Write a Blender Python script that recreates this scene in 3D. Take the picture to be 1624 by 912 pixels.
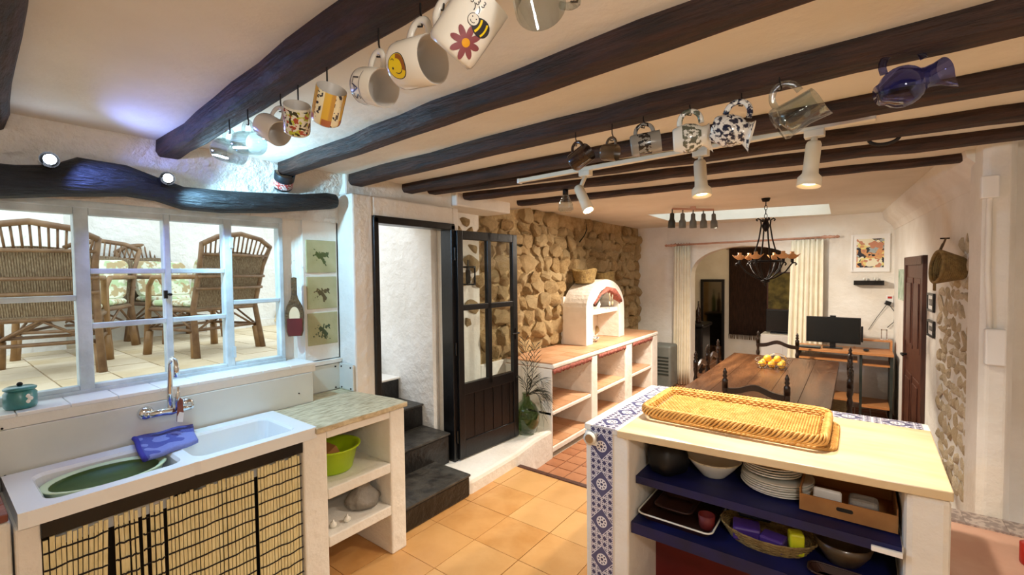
import bpy, math, random
from mathutils import Vector, Matrix, Euler
random.seed(7)
for o in list(bpy.data.objects): bpy.data.objects.remove(o)
SC = bpy.context.scene; COL = SC.collection
V = Vector; PI = math.pi
# ---------------------------------------------------------------- camera
FPX, CAMH = 720.0, 1.6
def _cam_matrix(yaw, pitch, roll):
    cy, sy = math.cos(yaw), math.sin(yaw); cp, sp = math.cos(pitch), math.sin(pitch); cr, sr = math.cos(roll), math.sin(roll)
    A = Matrix(((1,0,0),(0,0,1),(0,-1,0))); Rr = Matrix(((cr,-sr,0),(sr,cr,0),(0,0,1)))
    Rx = Matrix(((1,0,0),(0,cp,sp),(0,-sp,cp))); Rz = Matrix(((cy,-sy,0),(sy,cy,0),(0,0,1)))
    return Rz @ Rx @ A @ Rr
CM = _cam_matrix(math.radians(37.2), math.radians(1.9), math.radians(.63))
cam = bpy.data.objects.new('camera', bpy.data.cameras.new('camera')); COL.objects.link(cam)
cam.data.sensor_width = 36; cam.data.lens = FPX/1624*36; cam.data.clip_start = .02
cam.matrix_world = Matrix(((CM[0][0],-CM[0][1],-CM[0][2],0),(CM[1][0],-CM[1][1],-CM[1][2],0),(CM[2][0],-CM[2][1],-CM[2][2],CAMH),(0,0,0,1)))
SC.camera = cam
def ray(x, y): return CM @ V(((x-812)/FPX, (y-456)/FPX, 1))
C0 = V((0,0,CAMH))
def PZ(x, y, z): d = ray(x,y); return C0 + d*((z-CAMH)/d.z)
def PX(x, y, X): d = ray(x,y); return C0 + d*(X/d.x)
def PY(x, y, Y): d = ray(x,y); return C0 + d*(Y/d.y)
def img(r, u, t): return CM @ V((r, -u, -t))      # image right / up / towards the viewer, as a world direction
# ---------------------------------------------------------------- sky, exposure
W = bpy.data.worlds.new('sky'); SC.world = W; W.use_nodes = True
bg = W.node_tree.nodes['Background']; bg.inputs[0].default_value = (.86,.94,1,1); bg.inputs[1].default_value = 2.2
vs = SC.view_settings; vs.view_transform = 'Standard'; vs.look = 'None'; vs.exposure = 0.25; vs.gamma = 1; vs.use_curve_mapping = False
# ---------------------------------------------------------------- materials
def hexc(h):
    h = h.lstrip('#'); c = [int(h[i:i+2],16)/255 for i in (0,2,4)]
    return tuple((x/12.92 if x <= .04045 else ((x+.055)/1.055)**2.4) for x in c)+(1,)
class X:                                        # socket expression
    t = None
    def __init__(s, k): s.k = k
    def __add__(a,b): return mth('ADD',a,b)
    def __radd__(a,b): return mth('ADD',b,a)
    def __sub__(a,b): return mth('SUBTRACT',a,b)
    def __rsub__(a,b): return mth('SUBTRACT',b,a)
    def __mul__(a,b): return mth('MULTIPLY',a,b)
    def __rmul__(a,b): return mth('MULTIPLY',b,a)
    def __truediv__(a,b): return mth('DIVIDE',a,b)
    def __lt__(a,b): return mth('LESS_THAN',a,b)
    def __gt__(a,b): return mth('GREATER_THAN',a,b)
def put(sock, v):
    if isinstance(v, X): X.t.links.new(v.k, sock)
    else: sock.default_value = v
def mth(op, *a):
    n = X.t.nodes.new('ShaderNodeMath'); n.operation = op
    for i, v in enumerate(a): put(n.inputs[i], v)
    return X(n.outputs[0])
def xabs(a): return mth('ABSOLUTE', a)
def xmax(a,b): return mth('MAXIMUM',a,b)
def xmin(a,b): return mth('MINIMUM',a,b)
def frac(a): return mth('FRACT', a)
def length(a,b): return mth('SQRT', a*a+b*b)
def coord(kind='Object'):
    n = X.t.nodes.new('ShaderNodeTexCoord'); s = X.t.nodes.new('ShaderNodeSeparateXYZ')
    X.t.links.new(n.outputs[kind], s.inputs[0]); return X(s.outputs[0]), X(s.outputs[1]), X(s.outputs[2])
def mixc(f, a, b):
    n = X.t.nodes.new('ShaderNodeMix'); n.data_type = 'RGBA'; put(n.inputs[0], f)
    for i, v in ((6,a),(7,b)): put(n.inputs[i], hexc(v) if isinstance(v,str) else v)
    return X(n.outputs[2])
def noise(scale, detail=4, stretch=None, rough=.55):
    n = X.t.nodes.new('ShaderNodeTexNoise'); n.inputs['Scale'].default_value = scale; n.inputs['Detail'].default_value = detail; n.inputs['Roughness'].default_value = rough
    c = X.t.nodes.new('ShaderNodeTexCoord'); m = X.t.nodes.new('ShaderNodeMapping')
    if stretch: m.inputs['Scale'].default_value = stretch
    X.t.links.new(c.outputs['Object'], m.inputs[0]); X.t.links.new(m.outputs[0], n.inputs['Vector']); return X(n.outputs[0])
def ramp(f, lo, hi): 
    n = X.t.nodes.new('ShaderNodeMapRange'); put(n.inputs[0], f); n.inputs[1].default_value = lo; n.inputs[2].default_value = hi; return X(n.outputs[0])
def objrand(): return X(X.t.nodes.new('ShaderNodeObjectInfo').outputs['Random'])
MATS = {}
def mat(name, c1, c2=None, scale=6, rough=.6, metal=0, bump=0, bscale=30, stretch=None, lo=.35, hi=.65, rnd=None, fn=None, trans=0, emit=0, coat=0, spec=.5):
    m = bpy.data.materials.new(name); m.use_nodes = True; X.t = m.node_tree; b = m.node_tree.nodes['Principled BSDF']
    col = hexc(c1)
    if c2: col = mixc(ramp(noise(scale, 5, stretch), lo, hi), c1, c2)
    if rnd: col = mixc(objrand()*rnd[1], col, rnd[0])
    if fn: col = fn(col)
    put(b.inputs['Base Color'], col); b.inputs['Roughness'].default_value = rough; b.inputs['Metallic'].default_value = metal
    b.inputs['Coat Weight'].default_value = coat; b.inputs['Transmission Weight'].default_value = trans; b.inputs['Specular IOR Level'].default_value = spec
    if emit: put(b.inputs['Emission Color'], col); b.inputs['Emission Strength'].default_value = emit
    if bump:
        n = m.node_tree.nodes.new('ShaderNodeBump'); n.inputs['Strength'].default_value = min(1,bump); n.inputs['Distance'].default_value = .02*max(1,bump)
        put(n.inputs['Height'], noise(bscale, 6, stretch)); m.node_tree.links.new(n.outputs[0], b.inputs['Normal'])
    MATS[name] = m; return m
def glassy(name, tint, refl=.12, see=.9):
    m = bpy.data.materials.new(name); m.use_nodes = True; X.t = t = m.node_tree; t.nodes.remove(t.nodes['Principled BSDF'])
    tr = t.nodes.new('ShaderNodeBsdfTransparent'); tr.inputs[0].default_value = hexc(tint)
    gl = t.nodes.new('ShaderNodeBsdfGlossy'); gl.inputs['Roughness'].default_value = .04; gl.inputs[0].default_value = (1,1,1,1)
    fr = t.nodes.new('ShaderNodeLayerWeight'); fr.inputs[0].default_value = refl+.2
    k = X(fr.outputs['Fresnel'])*(1-see) + X(fr.outputs['Facing'])*X(fr.outputs['Facing'])*refl
    mx = t.nodes.new('ShaderNodeMixShader'); put(mx.inputs[0], k); t.links.new(tr.outputs[0], mx.inputs[1]); t.links.new(gl.outputs[0], mx.inputs[2])
    t.links.new(mx.outputs[0], t.nodes['Material Output'].inputs[0]); MATS[name] = m; return m
# ---------------------------------------------------------------- geometry
class G:
    def __init__(s): s.v = []; s.f = []; s.mi = []; s.cur = 0
    def add(s, vs, fs, Mx=None):
        n = len(s.v); s.v += [tuple(Mx @ V(p)) if Mx else tuple(p) for p in vs]
        s.f += [tuple(i+n for i in f) for f in fs]; s.mi += [s.cur]*len(fs); return s
    def box(s, a, b, Mx=None):
        (x0,y0,z0),(x1,y1,z1) = a, b
        x0,x1 = min(x0,x1),max(x0,x1); y0,y1 = min(y0,y1),max(y0,y1); z0,z1 = min(z0,z1),max(z0,z1)
        return s.add([(x0,y0,z0),(x1,y0,z0),(x1,y1,z0),(x0,y1,z0),(x0,y0,z1),(x1,y0,z1),(x1,y1,z1),(x0,y1,z1)],
              [(0,3,2,1),(4,5,6,7),(0,1,5,4),(1,2,6,5),(2,3,7,6),(3,0,4,7)], Mx)
    def loft(s, loops, cap0=True, cap1=True, Mx=None, ring=False):
        n = len(loops[0]); vs = [p for l in loops for p in l]; fs = []
        k = len(loops); R = range(k if ring else k-1)
        for i in R:
            j = (i+1)%k
            for a in range(n):
                b = (a+1)%n; fs.append((i*n+a, i*n+b, j*n+b, j*n+a))
        if cap0 and not ring: fs.append(tuple(range(n-1,-1,-1)))
        if cap1 and not ring: fs.append(tuple((k-1)*n+i for i in range(n)))
        return s.add(vs, fs, Mx)
    def tube(s, pts, r, n=8, closed=False, Mx=None, flat=1.0):
        pts = [V(p) for p in pts]; k = len(pts); rs = r if isinstance(r,(list,tuple)) else [r]*k
        loops = []; up = None
        for i, p in enumerate(pts):
            a = pts[(i-1)%k] if (closed or i) else p; b = pts[(i+1)%k] if (closed or i < k-1) else p
            t = (b-a); t = t.normalized() if t.length > 1e-9 else V((0,0,1))
            if up is None:
                up = V((0,0,1)) if abs(t.z) < .9 else V((1,0,0))
            u = up - t*up.dot(t); u = u.normalized() if u.length > 1e-6 else t.orthogonal().normalized()
            up = u; w = t.cross(u)
            loops.append([p + (u*math.cos(2*PI*j/n)*flat + w*math.sin(2*PI*j/n))*rs[i] for j in range(n)])
        return s.loft(loops, Mx=Mx, ring=closed)
    def cyl(s, p, q, r, r2=None, n=12, Mx=None): return s.tube([p,q],[r, r if r2 is None else r2], n, Mx=Mx)
    def lathe(s, prof, n=20, Mx=None, cap0=True, cap1=True):
        return s.loft([[(r*math.cos(2*PI*j/n), r*math.sin(2*PI*j/n), z) for j in range(n)] for r, z in prof], cap0, cap1, Mx)
    def prism(s, poly, d0, d1, axis='z', Mx=None):
        f = {'z': lambda u,v,d:(u,v,d), 'x': lambda u,v,d:(d,u,v), 'y': lambda u,v,d:(u,d,v)}[axis]
        return s.loft([[f(u,v,d0) for u,v in poly],[f(u,v,d1) for u,v in poly]], Mx=Mx)
    def ball(s, c, r, n=12, m=8, Mx=None):
        r = r if isinstance(r,(list,tuple)) else (r,r,r)
        return s.loft([[(c[0]+r[0]*math.sin(a)*math.cos(2*PI*j/n), c[1]+r[1]*math.sin(a)*math.sin(2*PI*j/n), c[2]-r[2]*math.cos(a)) for j in range(n)] for a in [max(.02,PI*i/m) if i < m else PI-.02 for i in range(m+1)]], Mx=Mx)
    def mesh(s, name, mats, smooth=False):
        me = bpy.data.meshes.new(name); me.from_pydata(s.v, [], s.f)
        for m in (mats if isinstance(mats,(list,tuple)) else [mats]): me.materials.append(m if not isinstance(m,str) else MATS[m])
        if any(s.mi): me.polygons.foreach_set('material_index', s.mi)
        if smooth: me.polygons.foreach_set('use_smooth', [True]*len(me.polygons))
        me.validate(); me.update(); return me
    def o(s, name, mats, par=None, smooth=False, bev=0, kind=None, label=None, sub=0, center=False):
        off = V((0,0,0))
        if center:
            k = len(s.v); off = V((sum(p[0] for p in s.v)/k, sum(p[1] for p in s.v)/k, sum(p[2] for p in s.v)/k)); s.v = [tuple(V(p)-off) for p in s.v]
        ob = bpy.data.objects.new(name, s.mesh(name, mats, smooth)); COL.objects.link(ob)
        base = V((0,0,0))
        if par is not None:
            ob.parent = par; q = par
            while q is not None: base += q.location; q = q.parent
        ob.location = off - base
        if bev:
            b = ob.modifiers.new('bevel','BEVEL'); b.width = bev; b.segments = 2; b.limit_method = 'ANGLE'; b.angle_limit = math.radians(40)
        if sub:
            b = ob.modifiers.new('sub','SUBSURF'); b.levels = sub; b.render_levels = sub
        if kind: ob['kind'] = kind
        if label: ob['label'] = label
        return ob
def root(name, label, cat, loc=(0,0,0), group=None):
    o = bpy.data.objects.new(name, None); COL.objects.link(o); o.location = loc; o.empty_display_size = .05
    o['label'] = label; o['category'] = cat
    if group: o['group'] = group
    return o
def tag(o, label, cat, group=None):
    o['label'] = label; o['category'] = cat
    if group: o['group'] = group
    return o
def struct(o): o['kind'] = 'structure'; return o
def dup(o, loc=None, rot=None, label=None, par=None):
    c = o.copy(); COL.objects.link(c)
    if par is not None: c.parent = par
    if loc is not None: c.location = loc
    if rot is not None: c.rotation_euler = rot
    if label: c['label'] = label
    for ch in o.children: dup(ch, par=c)
    return c
def inst(name, me, par, loc, rot=(0,0,0), sc=(1,1,1)):
    ob = bpy.data.objects.new(name, me); COL.objects.link(ob); base = V((0,0,0)); q = par
    while q is not None: base += q.location; q = q.parent
    ob.parent = par; ob.location = V(loc)-base; ob.rotation_euler = rot; ob.scale = sc; return ob
def frame(axis, hnd):                             # local z -> axis, local x -> handle side
    z = V(axis).normalized(); x = V(hnd); x = (x - z*x.dot(z)).normalized(); y = z.cross(x)
    return Matrix((x,y,z)).transposed()
def rrect(x0, x1, y0, y1, r, z, n=6):
    out = []
    for cx, cy, a0 in ((x1-r,y1-r,0),(x0+r,y1-r,PI/2),(x0+r,y0+r,PI),(x1-r,y0+r,1.5*PI)):
        out += [(cx+r*math.cos(a0+PI/2*i/n), cy+r*math.sin(a0+PI/2*i/n), z) for i in range(n+1)]
    return out
def arc(c, r, a0, a1, n, plane='xz', sq=1.0):
    out = []
    for i in range(n+1):
        a = a0+(a1-a0)*i/n; u, w = r*math.cos(a), r*math.sin(a)*sq
        out.append((c[0]+u,c[1],c[2]+w) if plane == 'xz' else (c[0],c[1]+u,c[2]+w) if plane == 'yz' else (c[0]+u,c[1]+w,c[2]))
    return out
def spot(name, loc, tgt, watt, col, par=None, ang=120, size=.03, blend=.6):
    l = bpy.data.lights.new(name, 'SPOT'); l.energy = watt; l.color = col; l.spot_size = math.radians(ang); l.spot_blend = blend; l.shadow_soft_size = size
    o = bpy.data.objects.new(name, l); COL.objects.link(o); o.location = loc
    o.rotation_euler = (V(tgt)-V(loc)).to_track_quat('-Z','Y').to_euler()
    if par is not None: o.parent = par; o.location = V(loc)-par.location
    return o
def point(name, loc, watt, col, par=None, size=.04):
    l = bpy.data.lights.new(name, 'POINT'); l.energy = watt; l.color = col; l.shadow_soft_size = size
    o = bpy.data.objects.new(name, l); COL.objects.link(o); o.location = loc
    if par is not None: o.parent = par; o.location = V(loc)-par.location
    return o
# ---------------------------------------------------------------- material library
mat('plaster','#f1ece2','#e6dfd2',3,.85,bump=.5,bscale=14)
mat('plaster_rough','#ece8e0','#dcd6cb',5,.9,bump=1.6,bscale=18)
mat('ceiling_paint','#e8e2d4','#ddd6c6',2,.9,bump=.25,bscale=12)
mat('terrace_wall','#f2f1ee','#e4e2dd',2,.9,bump=1.2,bscale=12)
mat('beam','#3f2416','#1c0e07',5,.7,bump=.7,bscale=9,stretch=(1.2,9,9))
mat('lintel','#20242a','#101316',6,.6,bump=1.2,bscale=9,stretch=(9,1.5,9))
mat('floor_tile','#d6a164','#c48b4c',5,.3,bump=.12,bscale=9,rnd=('#dcae72',.7))
mat('grout','#a87746',None,rough=.8)
mat('low_tile','#b37852','#9c6240',6,.4,rnd=('#c08a64',.7))
mat('white_grout','#e6dccd',None,rough=.8)
mat('terra_tile','#d3a279','#c08a60',5,.45,rnd=('#dbb08a',.7))
mat('terrace_tile','#e2cfae','#cdb48b',3,.6,rnd=('#ead9bf',.8),bump=.2)
mat('terrace_grout','#b9a58a',rough=.9)
mat('black_step','#0e0b09','#1c1815',9,.35,bump=.5,bscale=20)
mat('step_top','#4a4741','#24221f',11,.4,bump=.4,bscale=25)
mat('black_paint','#0c0c0e','#070708',8,.32,bump=.1)
mat('window_paint','#cfdbde','#b4c0c2',9,.5,bump=.25,bscale=22)
mat('enamel','#f1f3f2',None,rough=.15,coat=.3)
mat('white_tile','#f0efea',None,rough=.25)
mat('panel','#dcdcd2','#d2d2c8',3,.4)
mat('chrome','#dfe3e6',None,rough=.08,metal=1)
mat('dark_metal','#2b2622','#1a1613',12,.5,metal=.6,bump=.2)
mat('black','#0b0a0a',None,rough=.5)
mat('rock','#d3b27c','#b08a55',5,.9,bump=1.6,bscale=22,rnd=('#e2c898',.7))
mat('rock_pale','#e4d7bd','#c9b592',6,.9,bump=.35,bscale=8,rnd=('#b39c76',.8))
mat('mortar','#cdb184','#a98c5c',9,.95,bump=2.0,bscale=26)
mat('brick_red','#8a4d3a','#6e3a2b',8,.6,bump=.4)
mat('old_wood','#dccdaa','#9a8159',5,.55,bump=.4,bscale=8,stretch=(14,2.5,4),lo=.42,hi=.72)
mat('cream_plastic','#e6dcc4',None,rough=.4)
mat('brown_wood','#5a3323','#432317',6,.45,bump=.3,bscale=12,stretch=(6,6,1))
mat('chair_wood','#2c1b10','#1a0f08',6,.3,bump=.15)
mat('table_wood','#4d2f1b','#70492c',2.2,.22,bump=.25,bscale=14,stretch=(6,1,1),lo=.42,hi=.7)
mat('desk_wood','#c88a55','#b87a45',6,.4,stretch=(1,8,8))
mat('marble','#e3cda6','#d8bd90',2.5,.18,stretch=(1,4,1))
mat('wicker','#d8a65e','#bb863e',24,.5,bump=.3,bscale=60)
mat('rattan','#8a6a4a','#6c4d33',14,.5,bump=.2)
mat('rattan_leg','#9a7448','#7d5a35',10,.5,bump=.2)
mat('rattan_reed','#a08e74','#71583f',30,.7,bump=.4,stretch=(6,6,.4))
mat('curtain','#efe6cf','#e6dbc1',8,.9)
mat('rod_wood','#c99a80','#b5846c',8,.5)
mat('reed','#ecdfae','#d9c78e',40,.6,rnd=None,stretch=(4,4,.5))
mat('thread','#1b1210',rough=.9)
mat('basin_green','#b5d313','#a8c80c',3,.3)
mat('tub_green','#cfe0b4',rough=.35); mat('tub_inside','#3d5a16','#34500f',6,.5)
mat('bag_grey','#a59d92','#7c756b',7,.55,bump=.6,bscale=20)
mat('towel','#6a6fb5','#4a4d92',5,.95,bump=.6,bscale=120,lo=.47,hi=.53)
mat('towel_edge','#35308c',rough=.95)
mat('ceramic','#ece8dc',None,rough=.2,coat=.3); mat('ceramic_grey','#cfcbc4',rough=.3)
mat('blue_cloth','#0b1250','#080c38',8,.55)
mat('red_paint','#6e1712','#551009',4,.6)
mat('cardboard','#a9743d','#966331',8,.8); mat('dark_tray','#2a1510','#381d14',8,.4)
mat('purple','#4a2f7a',rough=.35); mat('yellow_pack','#c8c820',rough=.4)
mat('leaf','#2e3019','#1d1e10',9,.6); mat('basketry','#a5884f','#82673a',30,.7,bump=.8,bscale=70)
mat('basketry_dark','#6b4f2c','#4d371d',30,.8,bump=.8,bscale=70)
mat('pink_cloth','#b56a5c','#7c4234',26,.9,bump=.5); mat('orange_fruit','#ef9a1c','#f2b230',3,.45,rnd=('#f5c24a',.9),bump=.1,bscale=90)
mat('screen','#15191a',rough=.2); mat('dark_green_box','#2f352f','#252b26',6,.5)
mat('heater','#6c6f68','#5e615b',8,.5); mat('rug','#3c2417','#241309',10,.95,bump=.8,bscale=40,stretch=(6,1,1))
mat('candle_shade','#d79d62','#e2b27c',9,.5); mat('white_plain','#f3f1ec',rough=.5); mat('pinkish','#d8b19a','#c89a82',3,.6)
mat('teal','#2f6f72','#3f8c86',14,.3,coat=.4); mat('bulb_cold','#cfe4ff',emit=30); mat('bulb_warm','#ffdca8',emit=12)
glassy('pane','#f4f8f8',.10,.95); glassy('clear_glass','#e9eeee',.35,.8); glassy('blue_glass','#a4aadc',.35,.8); glassy('green_glass','#9db58c',.4,.8)
# ================================================================ SETTING
XD = -2.53; XW = -2.70; LOW = -.17; YF = 7.2; CEIL = 2.24; CEIL2 = 2.29
# kitchen floor with tiles
fl = struct(G().box((-2.75,-1.5,-.12),(1.9,2.96,-.012)).o('floor','grout'))
tm = G().box((-.1605,-.1605,-.02),(.1605,.1605,0)).mesh('tile','floor_tile')
for i in range(14):
    for j in range(14):
        x = -2.62+i*.325; y = 2.795-j*.325 
        inst('tile', tm, fl, (x, y, random.uniform(-.0015,.001)), (0,0,random.choice((0,PI/2,PI,1.5*PI))))
struct(G().box((-2.21,2.955,-.17),(.5,3.0,.006)).o('trim_1','brown_wood',bev=.004))
# lower dining floor
def lowgrid(col):
    x,y,z = coord(); g = xmin(xabs(frac(x/.155)-.5), xabs(frac(y/.155)-.5)); e = xmax(xabs(frac(x/.155)-.5), xabs(frac(y/.155)-.5))
    return mixc(e > .47, col, '#e6dccd')
mat('low_floor','#b37852','#9c6240',4,.45,fn=lowgrid)
lf = struct(G().box((-3.0,2.96,-.4),(.7,9.8,LOW-.012)).o('floor_lower','white_grout'))
tm2 = G().box((-.072,-.072,-.02),(.072,.072,0)).mesh('tile','low_tile')
for i in range(17):
    for j in range(28):
        x = -2.22+i*.155; y = 3.085+j*.155
        if y < 4.4 or x < -.9 and y > 5.9 and x < -1.6: inst('tile', tm2, lf, (x,y,LOW+random.uniform(-.001,.001)))
rest = G()
for x0,x1,y0,y1 in ((-1.65,.6,4.49,9.7),(-2.95,-1.65,4.49,5.9),(-2.95,-1.65,7.35,9.7)): rest.box((x0,y0,LOW-.03),(x1,y1,LOW))
rest.o('tile_field','low_floor',lf,kind='stuff')
# ceilings
struct(G().box((-3.0,-1.6,CEIL),(2.0,3.68,CEIL+.15)).o('ceiling','ceiling_paint'))
HQ = [(-2.055,5.48),(-.242,5.9),(-.264,7.0),(-2.076,6.6)]
g = G(); OQ = [(-3.0,3.6),(.75,3.6),(.75,7.5),(-3.0,7.5)]
g.add([(x,y,CEIL2) for x,y in OQ+HQ], [(i,(i+1)%4,4+(i+1)%4,4+i) for i in range(4)])
g.loft([[(x,y,CEIL2) for x,y in HQ],[(x,y,CEIL2+.34) for x,y in HQ]],False,False)
g.add([(x,y,CEIL2+.345) for x,y in [(-3,3.6),(.75,3.6),(.75,7.5),(-3,7.5)]+HQ], [(i,(i+1)%4,4+(i+1)%4,4+i) for i in range(4)])
g.box((-3,3.66,CEIL),(.9,3.72,CEIL2+.05))
struct(g.o('ceiling_dining','ceiling_paint'))
sk = struct(G().loft([[(x,y,CEIL2+.30) for x,y in HQ],[(x,y,CEIL2+.31) for x,y in HQ]]).o('window_2','pane'))
# window wall (left) with opening
WY0, WY1, WZ0, WZ1 = -.42, 1.335, 1.09, 1.94
g = G()
g.box((-2.81,-1.6,-.2),(XW,1.68,WZ0-.03)); g.box((-2.81,-1.6,WZ1),(XW,1.68,CEIL+.1)); g.box((-2.81,-1.6,WZ0-.1),(XW,WY0,WZ1+.1))
prof = [(-2.81,WY1+.03),(-2.77,WY1)]+[(-2.76+.06*(1-math.cos(a)),WY1+.02+.09*math.sin(a)) for a in [i*PI/12 for i in range(7)]]+[(XW,1.68),(-2.81,1.68)]
g.prism(prof, WZ0-.1, WZ1+.1)
ww = struct(g.o('wall_window','plaster'))
# rough plaster above the lintel
gr = G(); n = 26; rows = []
for r in range(6):
    z = 1.93+r*.062
    rows.append([(XW+.012+random.uniform(0,.022)+(.05 if r > 3 else 0), -.7+i*2.38/n, z) for i in range(n+1)])
gr.add([p for r in rows for p in r], [(r*(n+1)+i, r*(n+1)+i+1, (r+1)*(n+1)+i+1, (r+1)*(n+1)+i) for r in range(5) for i in range(n)])
gr.o('plaster_band','plaster_rough',ww,smooth=True)
# botanical tiles set in the wall
def botan(seed):
    def f(col):
        x,y,z = coord(); q = noise(34,2); r = length(y/.075, (z+.01*seed)/.065)
        sp = (q + (1-r)*.35) > .71
        stem = (xabs(y - z*(.35*seed-.5)) < .004)*(xabs(z+.015) < .045)
        return mixc(xmax(sp*(r < 1), stem), col, ('#4c5524','#5a4a26','#3d4a28')[seed])
    return f
for k in range(3):
    mat('botanical_%d'%k,'#bcb488','#a79f70',5,.35,fn=botan(k),bump=.15)
    z1 = 1.815-k*.228; g = G().box((XW-.002,1.462,z1-.203),(XW+.008,1.662,z1))
    g.o('tile','botanical_%d'%k,ww,bev=.003,center=True,label=('top beige tile with a dark sprig painted on it','middle beige tile with a flower painted on it','bottom beige tile with a leafy sprig painted on it')[k])
# sill: white glazed tiles in a row
sl = struct(G().box((-2.85,-1.0,1.03),(-2.545,1.42,1.078)).box((-2.80,1.42,1.03),(-2.675,1.675,1.055)).o('trim_sill','plaster'))
for k in range(16):
    y0 = -.98+k*.15; G().box((-2.755,y0+.0015,1.07),(-2.538,y0+.1485,1.086)).o('tile','white_tile',sl,bev=.003,center=True)
# splash board and corner panels
sp = root('splash_board','long pale splash board screwed to the wall behind the sink','panel',(-2.55,.4,.86))
G().box((-2.695,-.9,.852),(-2.54,1.40,1.028)).o('board','panel',sp,bev=.003)
for px,py in ((3,680),(8,755),(474,624),(474,650),):
    p = PX(px,py,-2.54); G().cyl(p,p+V((.004,0,0)),.004,n=8).o('screw','dark_metal',sp)
cp = root('corner_panel','small pale splash panel in the corner by the black door','panel',(-2.62,1.6,.85))
G().box((-2.69,1.41,.858),(-2.682,1.672,1.025)).box((-2.682,1.660,.858),(-2.532,1.672,1.025)).o('board','panel',cp,bev=.002)
for y,z,x in ((1.63,.87,-2.68),(1.63,1.005,-2.68)): G().cyl((x,y,z),(x+.005,y,z),.005,n=8).o('screw','dark_metal',cp)
for x,z in ((-2.655,.87),(-2.655,1.005),(-2.555,.87),(-2.555,1.005)): G().cyl((x,1.66,z),(x,1.655,z),.005,n=8).o('screw','dark_metal',cp)
# door wall with pier
DY0, DY1, DZ1 = 1.83, 2.575, 1.975
g = G(); g.box((-2.72,1.68,-.2),(XD,DY0,2.112)); g.box((-2.72,DY0,DZ1),(XD,DY1,2.112)); g.box((-2.72,DY1,-.2),(XD,2.64,2.112))
g.box((-2.9,1.68,2.112),(-2.60,2.64,2.4)); g.box((-2.9,2.64,2.14),(-2.55,3.35,2.4)); g.box((-3.0,1.66,-.2),(-2.7,DY0-.01,2.4))
g.box((-2.95,DY0-.02,2.0),(-2.7,2.62,2.4))
struct(g.o('wall_door','plaster',bev=.012))
# left stone wall
ws = struct(G().box((-3.1,2.6,-.4),(-2.86,YF+.3,2.5)).o('wall_left','mortar'))
pl = G(); pl.box((-2.9,2.52,-.3),(-2.842,3.24,2.25))
pl.box((-2.9,3.242,-.3),(-2.8435,3.9,.72))
pl.o('plaster_patch','plaster',ws,bev=.01)
def rockmesh(seed, sub=2):
    import bmesh
    rr = random.Random(seed); bm = bmesh.new(); bmesh.ops.create_icosphere(bm, subdivisions=sub, radius=1)
    cuts = [V((rr.gauss(0,1),rr.gauss(0,1),rr.gauss(0,1))).normalized() for _ in range(18)]; ds = [rr.uniform(.5,.82) for _ in cuts]
    for v in bm.verts:
        for c, d in zip(cuts, ds):
            t = v.co.dot(c)
            if t > d: v.co -= c*(t-d)
        v.co *= rr.uniform(.9,1.12)
    me = bpy.data.meshes.new('stone'); bm.to_mesh(me); bm.free(); return me
rocks = [rockmesh(s) for s in range(14)]
for m in rocks: m.materials.append(MATS['rock'])
rocks_b = [m.copy() for m in rocks]
for m in rocks_b: m.materials.clear(); m.materials.append(MATS['rock_pale'])
ns = 0
z = .74
while z < 2.2:
    h = random.uniform(.10,.19); y = 2.70+random.uniform(0,.06)
    while y < 7.16:
        w = random.uniform(.13,.30)
        top = 2.20+.06*math.sin(y*5)
        edge = y < 3.2
        if not (edge and (z < .95 or random.random() < .2)) and z+h*.5 < top-(.06 if edge else 0):
            q8 = .78 if edge else 1
            inst('stone', random.choice(rocks), ws, (-2.86+random.uniform(-.02,.025), min(y+w/2,7.12), z+h/2+random.uniform(-.02,.02)), (random.uniform(-.5,.5),random.uniform(-.3,.3),random.uniform(-.3,.3)),
                 (random.uniform(.06,.12)*q8, w*.66*q8, h*.74*q8)); ns += 1
        y += w*.97
    z += h*.93
# far wall with arch
AX0, AX1, ASP, ATP = -2.02, -.58, 1.5, 1.945
cx = (AX0+AX1)/2; ra = (AX1-AX0)/2
pts = [(-3.0,-.3),(-3.0,2.5),(.8,2.5),(.8,-.3),(AX1,-.3)]+[(cx+ra*math.cos(a), ASP+(ATP-ASP)*math.sin(a)**.8) for a in [i*PI/24 for i in range(25)]]+[(AX0,-.3)]
struct(G().prism(pts, YF, YF+.22, 'y').o('wall_far','plaster'))
# right wall (leans inwards to the far end)
RA, RB = V((.36,YF,0)), V((.575,3.45,0)); RU = (RB-RA).normalized(); RN = V((-RU.y*-1,0,0)); RN = V((RU.y,-RU.x,0)).normalized()
if RN.x > 0: RN = -RN
def RW(y, z, off=0): t = (YF-y)/(YF-3.45); p = RA.lerp(RB,t); return V((p.x,p.y,z)) + RN*off
def onRW(px, py, off=0):
    d = ray(px,py); q = RA+RN*off; t = (q-C0).dot(RN)/d.dot(RN); return C0+d*t
def rwmat(y, z, off=0):                           # local x along the wall to the viewer, local y up, local z out of the wall
    m = Matrix((RU, V((0,0,1)), RN)).transposed().to_4x4(); m.translation = RW(y,z,off); return m
q = [RA+V((0,.1,0)), RB, RB-RN*.3, RA-RN*.3+V((0,.1,0))]
wr = struct(G().prism([(p.x,p.y) for p in q], -.3, 2.5).o('wall_right','plaster'))
cv = G(); cv.loft([[RW(y,2.07,.002)+RN*0, RW(y,2.13,.03), RW(y,2.2,.1), RW(y,2.30,.12), RW(y,2.30,-.02), RW(y,2.07,-.02)] for y in (YF,6,5,4,3.5)])
cv.o('cove','plaster',wr,smooth=False)
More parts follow.
